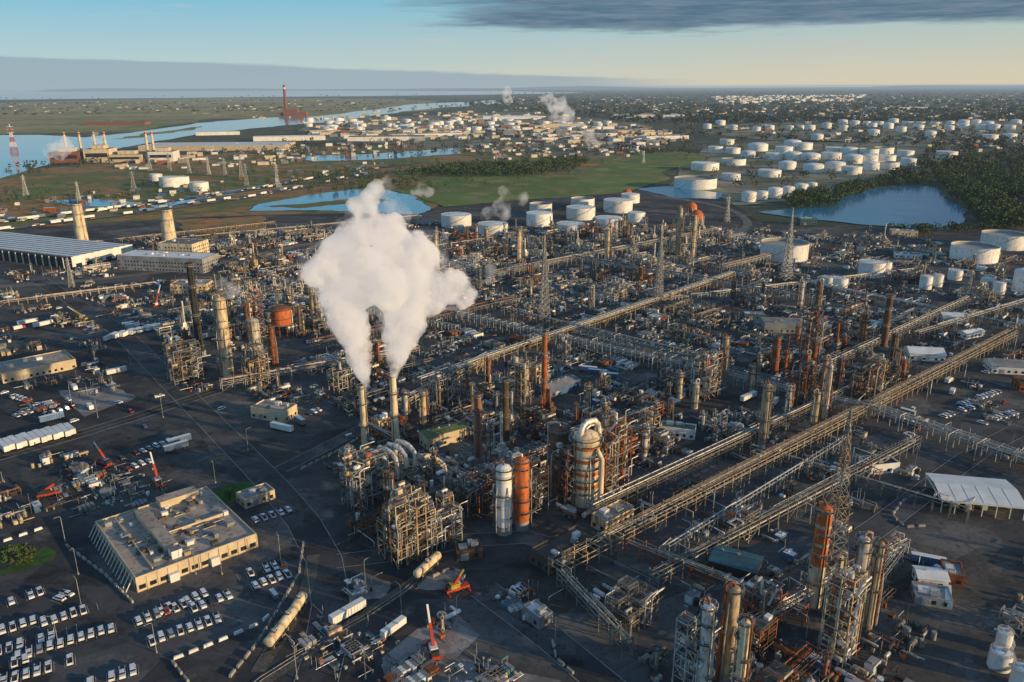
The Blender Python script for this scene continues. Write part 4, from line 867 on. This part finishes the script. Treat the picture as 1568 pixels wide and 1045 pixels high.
trees_mesh('distant_woodland',scatter([(460,215),(900,200),(1060,215),(1060,240),(800,240),(300,240),(0,255),(0,275)],350,8,18,1,10),.13,22,'leaffar',False)
for u,v,s in [(25,866,9),(42,862,7),(352,762,4)]:
    p=G(u,v,YZ); trees_mesh('ornamental_tree',[(p.x,p.y,YZ,s)],.05,320,'leaf',seed=int(u))
# ------------------------------------------------------------ distant town & warehouses
def town(name,px,n,s0,s1,seed,mats,h=(4,9)):
    R=random.Random(seed);mb=MB();us=[p[0] for p in px];vs=[p[1] for p in px];k=0;t=0
    while k<n and t<n*20:
        t+=1;u=R.uniform(min(us),max(us));v=R.uniform(min(vs),max(vs))
        if not inpoly(u,v,px): continue
        p=G(u,v)
        if not free(p.x,p.y,s0*.5): continue
        a=R.choice([.3,.3+1.57]); L=R.uniform(s0,s1);W=L*R.uniform(.35,.8);hh=R.uniform(*h); w=R.choice(mats)
        mb.box(p.x,p.y,0,L,W,hh+.8,w,a,top=R.choice(mats)); 
        if L>30: mb.box(p.x,p.y,hh+.8,L*.2,W*.2,1.5,'galv',a)
        k+=1
    mb.obj(name)
WM=['white','white','wallgrey','roofgrey','wallbeige','cream','brick']
WT=['wallgrey','roofgrey','wallbeige','cream','brick','roofbeige','white','roofgrey']
town('distant_town',[(780,148),(1640,143),(1640,186),(1080,186),(960,172),(780,168)],850,14,45,1,WT)
town('distant_town',[(1090,148),(1330,145),(1300,156),(1100,160)],300,20,80,2,['white','white','cream'],(8,22))
town('distant_town',[(0,158),(480,150),(620,168),(500,190),(330,178),(0,172)],160,14,40,3,WT)
town('distant_industry',[(470,182),(830,168),(900,185),(1020,200),(1000,225),(760,215),(470,212)],400,14,60,4,WM,(5,12))
town('distant_industry',[(700,225),(1020,200),(1060,215),(980,240),(760,245)],180,8,26,5,WM,(3,7))
town('distant_industry',[(0,315),(400,265),(620,235),(640,245),(420,300),(0,345)],90,5,16,6,['white','wallgrey','blue','rust','wallbeige'],(2,6))
town('distant_industry',[(170,240),(640,215),(640,230),(400,255),(170,262)],130,8,30,7,WM,(3,9))
town('distant_town',[(1050,185),(1640,190),(1640,235),(1420,235),(1050,190)],80,14,40,8,WT)
def wh(u,v,L,W,h,rot,wall,roof,z=.5): building('warehouse_building',u,v,L,W,h,rot,wall,roof,win=False,z=z,units=6)
wh(212,232,420,150,14,.05,'wallbeige','white'); wh(388,217,240,60,14,.25,'white','white'); wh(532,217,260,90,14,.1,'white','brick'); wh(600,213,260,50,14,.35,'white','tan'); wh(740,183,330,160,14,.1,'white','white'); wh(940,181,420,200,16,.0,'white','cream'); wh(300,208,160,50,12,.3,'white','roofgrey')
wh(130,192,300,60,14,.0,'brick','brick'); wh(830,196,200,60,14,.2,'wallbeige','white'); wh(1260,182,300,90,14,0,'white','white'); wh(1340,168,400,150,14,0,'white','white'); wh(990,215,160,60,12,.3,'white','roofgrey')
p=G(100,250,.8); mb=MB(); 
for x,w,hh,m in [(0,70,26,'brick'),(75,60,32,'cream'),(140,80,18,'wallbeige'),(225,60,24,'white')]: mb.box(x,30,0,w,60,hh,m,top='roofgrey'); mb.box(x,30,hh,w*.5,30,8,'cream'); mb.box(x,-.2,hh*.4,w*.85,.5,hh*.3,'glass')
for x in(-20,15,50,75,175,190): mb.cyl(x,70,0,4,70,'cream',14,2.6,cap='dark'); mb.cyl(x,70,64,3.0,4,'red',14,2.9)
mb.obj('power_station',p,.12)
p=G(445,178,.8); mb=MB(); mb.box(0,30,0,90,60,40,'brick',top='brick'); mb.box(70,30,0,60,50,26,'brick'); mb.box(-60,30,0,40,40,22,'rust'); mb.cyl(-35,30,0,10,190,'rust',16,7,cap='dark'); mb.cyl(-35,30,165,8,10,'white',16,8); mb.obj('power_station',p,0)
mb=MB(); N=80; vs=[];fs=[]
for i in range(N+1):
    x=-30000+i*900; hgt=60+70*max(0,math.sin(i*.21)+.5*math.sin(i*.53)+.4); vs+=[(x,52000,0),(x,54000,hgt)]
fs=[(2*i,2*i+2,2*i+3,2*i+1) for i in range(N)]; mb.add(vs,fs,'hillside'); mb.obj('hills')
# ------------------------------------------------------------ steam
def steammat(name,d,emis=.02,sc_=.07,lo=.42,hi=.56,ec=(.9,.82,.78)):
    m=bpy.data.materials.new(name);m.use_nodes=True;n=m.node_tree.nodes;l=m.node_tree.links;n.remove(n['Principled BSDF'])
    g=n.new('ShaderNodeNewGeometry');t=n.new('ShaderNodeTexNoise');t.inputs['Scale'].default_value=sc_;t.inputs['Detail'].default_value=6;t.inputs['Roughness'].default_value=.6;l.new(g.outputs['Position'],t.inputs['Vector'])
    r=n.new('ShaderNodeMapRange');r.inputs[1].default_value=lo;r.inputs[2].default_value=hi;r.inputs[4].default_value=d;l.new(t.outputs['Fac'],r.inputs[0])
    v=n.new('ShaderNodeVolumePrincipled');v.inputs['Color'].default_value=(.98,.98,.98,1);v.inputs['Anisotropy'].default_value=.0;l.new(r.outputs[0],v.inputs['Density'])
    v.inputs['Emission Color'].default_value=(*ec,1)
    mm=n.new('ShaderNodeMath');mm.operation='MULTIPLY';mm.inputs[1].default_value=emis;l.new(r.outputs[0],mm.inputs[0]);l.new(mm.outputs[0],v.inputs['Emission Strength'])  # added glow stands in for light scattered repeatedly inside the steam
    l.new(v.outputs[0],n['Material Output'].inputs['Volume']);MATS[name]=m
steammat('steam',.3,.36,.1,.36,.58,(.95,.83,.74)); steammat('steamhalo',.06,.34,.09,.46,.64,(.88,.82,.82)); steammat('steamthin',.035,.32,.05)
def plume(name,puffs,Y,m,vox=1.3,disp=4.0,tsz=9,k_=1.0):
    me=bpy.data.meshes.new(name); import bmesh; bm=bmesh.new(); R=random.Random(4)
    for u,v,r,dy in puffs:
        c=V3(u,v,Y+dy); rr_=r*dep(c)/F*k_
        bmesh.ops.create_icosphere(bm,subdivisions=3,radius=rr_,matrix=Matrix.Translation(c)@Matrix.Diagonal((1,R.uniform(.8,1),1,1)))
    bm.to_mesh(me); bm.free(); me.materials.append(MATS[m]); o=bpy.data.objects.new(name,me); sc.collection.objects.link(o)
    a=o.modifiers.new('r','REMESH'); a.mode='VOXEL'; a.voxel_size=vox
    for s_,k in((tsz,disp),(tsz*.4,disp*.5)):
        tx=bpy.data.textures.new('c','CLOUDS'); tx.noise_scale=s_; tx.noise_depth=2
        b=o.modifiers.new('d','DISPLACE'); b.texture=tx; b.texture_coords='GLOBAL'; b.strength=k; b.mid_level=.45
    return o
PF=[(560,592,6,-8),(558,582,8,-6),(556,572,10,-4),(554,560,14,0),(550,545,18,0),(546,528,22,0),(540,508,26,0),(532,488,30,0),(525,462,35,0),
(604,573,6,0),(604,564,9,2),(605,552,14,5),(608,536,20,5),(613,516,27,5),(619,492,32,5),(620,462,37,5),
(500,415,31,0),(480,420,20,0),(520,392,32,5),(545,368,32,5),(570,405,38,0),(602,385,39,5),(638,400,36,5),(647,436,36,5),(690,440,27,8),(710,452,19,8),(572,352,29,0),(550,440,36,0),(592,440,36,-5),(602,350,23,0),(560,325,20,0),(564,305,16,0),(578,288,13,0),(640,372,18,0),(664,466,19,8),(520,430,34,8),(545,315,13,0)]
plume('steam_plume',PF,362,'steam',1.1,4.5,7)
plume('steam_plume_haze',[q for q in PF if q[1]<520]+[(548,330,16,0),(592,283,13,0),(728,458,14,6),(468,405,16,0),(664,380,20,4),(606,325,18,0)],362,'steamhalo',1.6,8,9,1.14)
for pf,Y in [([(840,150,10,0),(855,163,14,0),(870,176,12,0),(850,182,9,0)],2600),([(903,212,9,0),(908,222,7,0),(900,205,6,0)],1900),([(770,292,8,0),(775,308,12,0),(768,322,14,0),(800,305,10,0),(745,325,10,0)],950),([(645,290,10,0),(655,294,8,0),(635,294,7,0)],1100),
   ([(345,445,14,0),(360,442,10,0),(335,450,8,0)],640),([(752,415,9,0),(748,430,7,0)],640),([(100,222,11,0),(85,232,15,0),(150,212,9,0)],1900),([(776,142,7,0),(780,152,7,0)],3200),([(705,480,8,0),(730,440,6,0)],600)]:
    plume('steam_wisp',pf,Y,'steamthin',max(1.5,Y/500),Y/90,Y/60)
# ------------------------------------------------------------ haze layer
m=bpy.data.materials.new('haze');m.use_nodes=True;n=m.node_tree.nodes;l=m.node_tree.links;n.remove(n['Principled BSDF'])
HZ=1/42000
ab=n.new('ShaderNodeVolumeAbsorption');ab.inputs['Color'].default_value=(0,0,0,1);ab.inputs['Density'].default_value=HZ
em=n.new('ShaderNodeEmission');em.inputs['Color'].default_value=(.36,.44,.5,1);em.inputs['Strength'].default_value=HZ
ad=n.new('ShaderNodeAddShader');l.new(ab.outputs[0],ad.inputs[0]);l.new(em.outputs[0],ad.inputs[1]);l.new(ad.outputs[0],n['Material Output'].inputs['Volume']);MATS['haze']=m
mb=MB(); mb.box(0,S/2-1500,-5,2*S-100,S-100,190,'haze'); mb.obj('haze_layer')
# ------------------------------------------------------------ light
EL=math.radians(10.5); AZ=math.radians(-24)
sv=Vector((math.cos(AZ)*math.cos(EL),math.sin(AZ)*math.cos(EL),math.sin(EL)))
sd=bpy.data.lights.new('sun','SUN'); sd.energy=5; sd.angle=math.radians(.5); sd.color=(1,.72,.38)
so=bpy.data.objects.new('sun',sd); sc.collection.objects.link(so); so.rotation_mode='QUATERNION'; so.rotation_quaternion=sv.to_track_quat('Z','Y'); so.location=(300,-100,300)
w=bpy.data.worlds.new('World'); sc.world=w; w.use_nodes=True; n=w.node_tree.nodes; l=w.node_tree.links; bg=n['Background']
sky=n.new('ShaderNodeTexSky'); sky.sky_type='NISHITA'; sky.sun_disc=False; sky.sun_elevation=EL; sky.sun_rotation=math.pi/2-AZ; sky.altitude=100; sky.air_density=1.0; sky.dust_density=.6; sky.ozone_density=2
tc_=n.new('ShaderNodeTexCoord'); sp=n.new('ShaderNodeSeparateXYZ'); l.new(tc_.outputs['Generated'],sp.inputs[0])
def math_(op,a,b=None,c=None):
    q=n.new('ShaderNodeMath'); q.operation=op
    for i,vv in enumerate((a,b,c)):
        if vv is None: continue
        if isinstance(vv,(int,float)): q.inputs[i].default_value=vv
        else: l.new(vv,q.inputs[i])
    return q.outputs[0]
def mr(a,f0,f1,t0=0,t1=1,smooth=True):
    q=n.new('ShaderNodeMapRange'); q.interpolation_type='SMOOTHSTEP' if smooth else 'LINEAR'; l.new(a,q.inputs[0]); q.inputs[1].default_value=f0;q.inputs[2].default_value=f1;q.inputs[3].default_value=t0;q.inputs[4].default_value=t1; return q.outputs[0]
def mix(fac,a,b):
    q=n.new('ShaderNodeMix'); q.data_type='RGBA'
    if isinstance(fac,(int,float)): q.inputs[0].default_value=fac
    else: l.new(fac,q.inputs[0])
    for i,vv in((6,a),(7,b)):
        if isinstance(vv,tuple): q.inputs[i].default_value=(*vv,1)
        else: l.new(vv,q.inputs[i])
    return q.outputs[2]
z=sp.outputs['Z']; x=sp.outputs['X']
hor=mix(mr(x,-.55,.6),(4.6,5.5,5.3),(6.3,5.4,3.9))
up=mix(mr(x,-.6,.7),(1.6,4.3,5.9),(2.6,4.5,5.2))
grad=mix(mr(z,.0,.095,smooth=False),hor,up)
grad=mix(mr(z,.1,.6,smooth=False),grad,(.9,1.9,3.6))
base=mix(.88,sky.outputs[0],grad)
def cloudnoise(sx,sz,s,d=7):
    mp=n.new('ShaderNodeMapping'); mp.inputs['Scale'].default_value=(sx,sx,sz); l.new(tc_.outputs['Generated'],mp.inputs[0])
    ns=n.new('ShaderNodeTexNoise'); ns.inputs['Scale'].default_value=s; ns.inputs['Detail'].default_value=d; ns.inputs['Roughness'].default_value=.6; l.new(mp.outputs[0],ns.inputs['Vector']); return math_('SUBTRACT',ns.outputs['Fac'],.5)
nz=cloudnoise(3,40,1.6); nf=cloudnoise(12,150,1.5)
nn_=math_('ADD',nz,math_('MULTIPLY',nf,.5))
zt=math_('ADD',z,math_('MULTIPLY',nn_,.03)); xt=math_('ADD',x,math_('MULTIPLY',nn_,.35))
zt=math_('SUBTRACT',zt,math_('MULTIPLY',mr(x,-.15,.2,1,0),.012))
top=math_('MULTIPLY',math_('MULTIPLY',mr(zt,.056,.067),mr(zt,.15,.24,1,0)),mr(xt,-.14,.04))
wisp=math_('MULTIPLY',mr(nn_,.08,.3),mr(z,.02,.05))
zl=math_('ADD',z,math_('MULTIPLY',nn_,.01))
low=math_('MULTIPLY',mr(math_('ADD',zl,math_('MULTIPLY',x,.034)),.0125,.0165,1,0),mr(x,.05,.25,1,0))
c1=mix(math_('MULTIPLY',wisp,.35),base,(5.2,4.7,4.3))
cc=mix(mr(nf,-.2,.25),(.65,1.25,1.9),(1.5,2.1,2.7))
c2=mix(math_('MULTIPLY',top,.95),c1,cc)
c3=mix(math_('MULTIPLY',low,.75),c2,(2.4,3.2,3.9))
l.new(c3,bg.inputs['Color']); bg.inputs['Strength'].default_value=.12
sc.view_settings.view_transform='Standard'; sc.view_settings.look='None'; sc.view_settings.exposure=0
print('objects',len(bpy.data.objects))
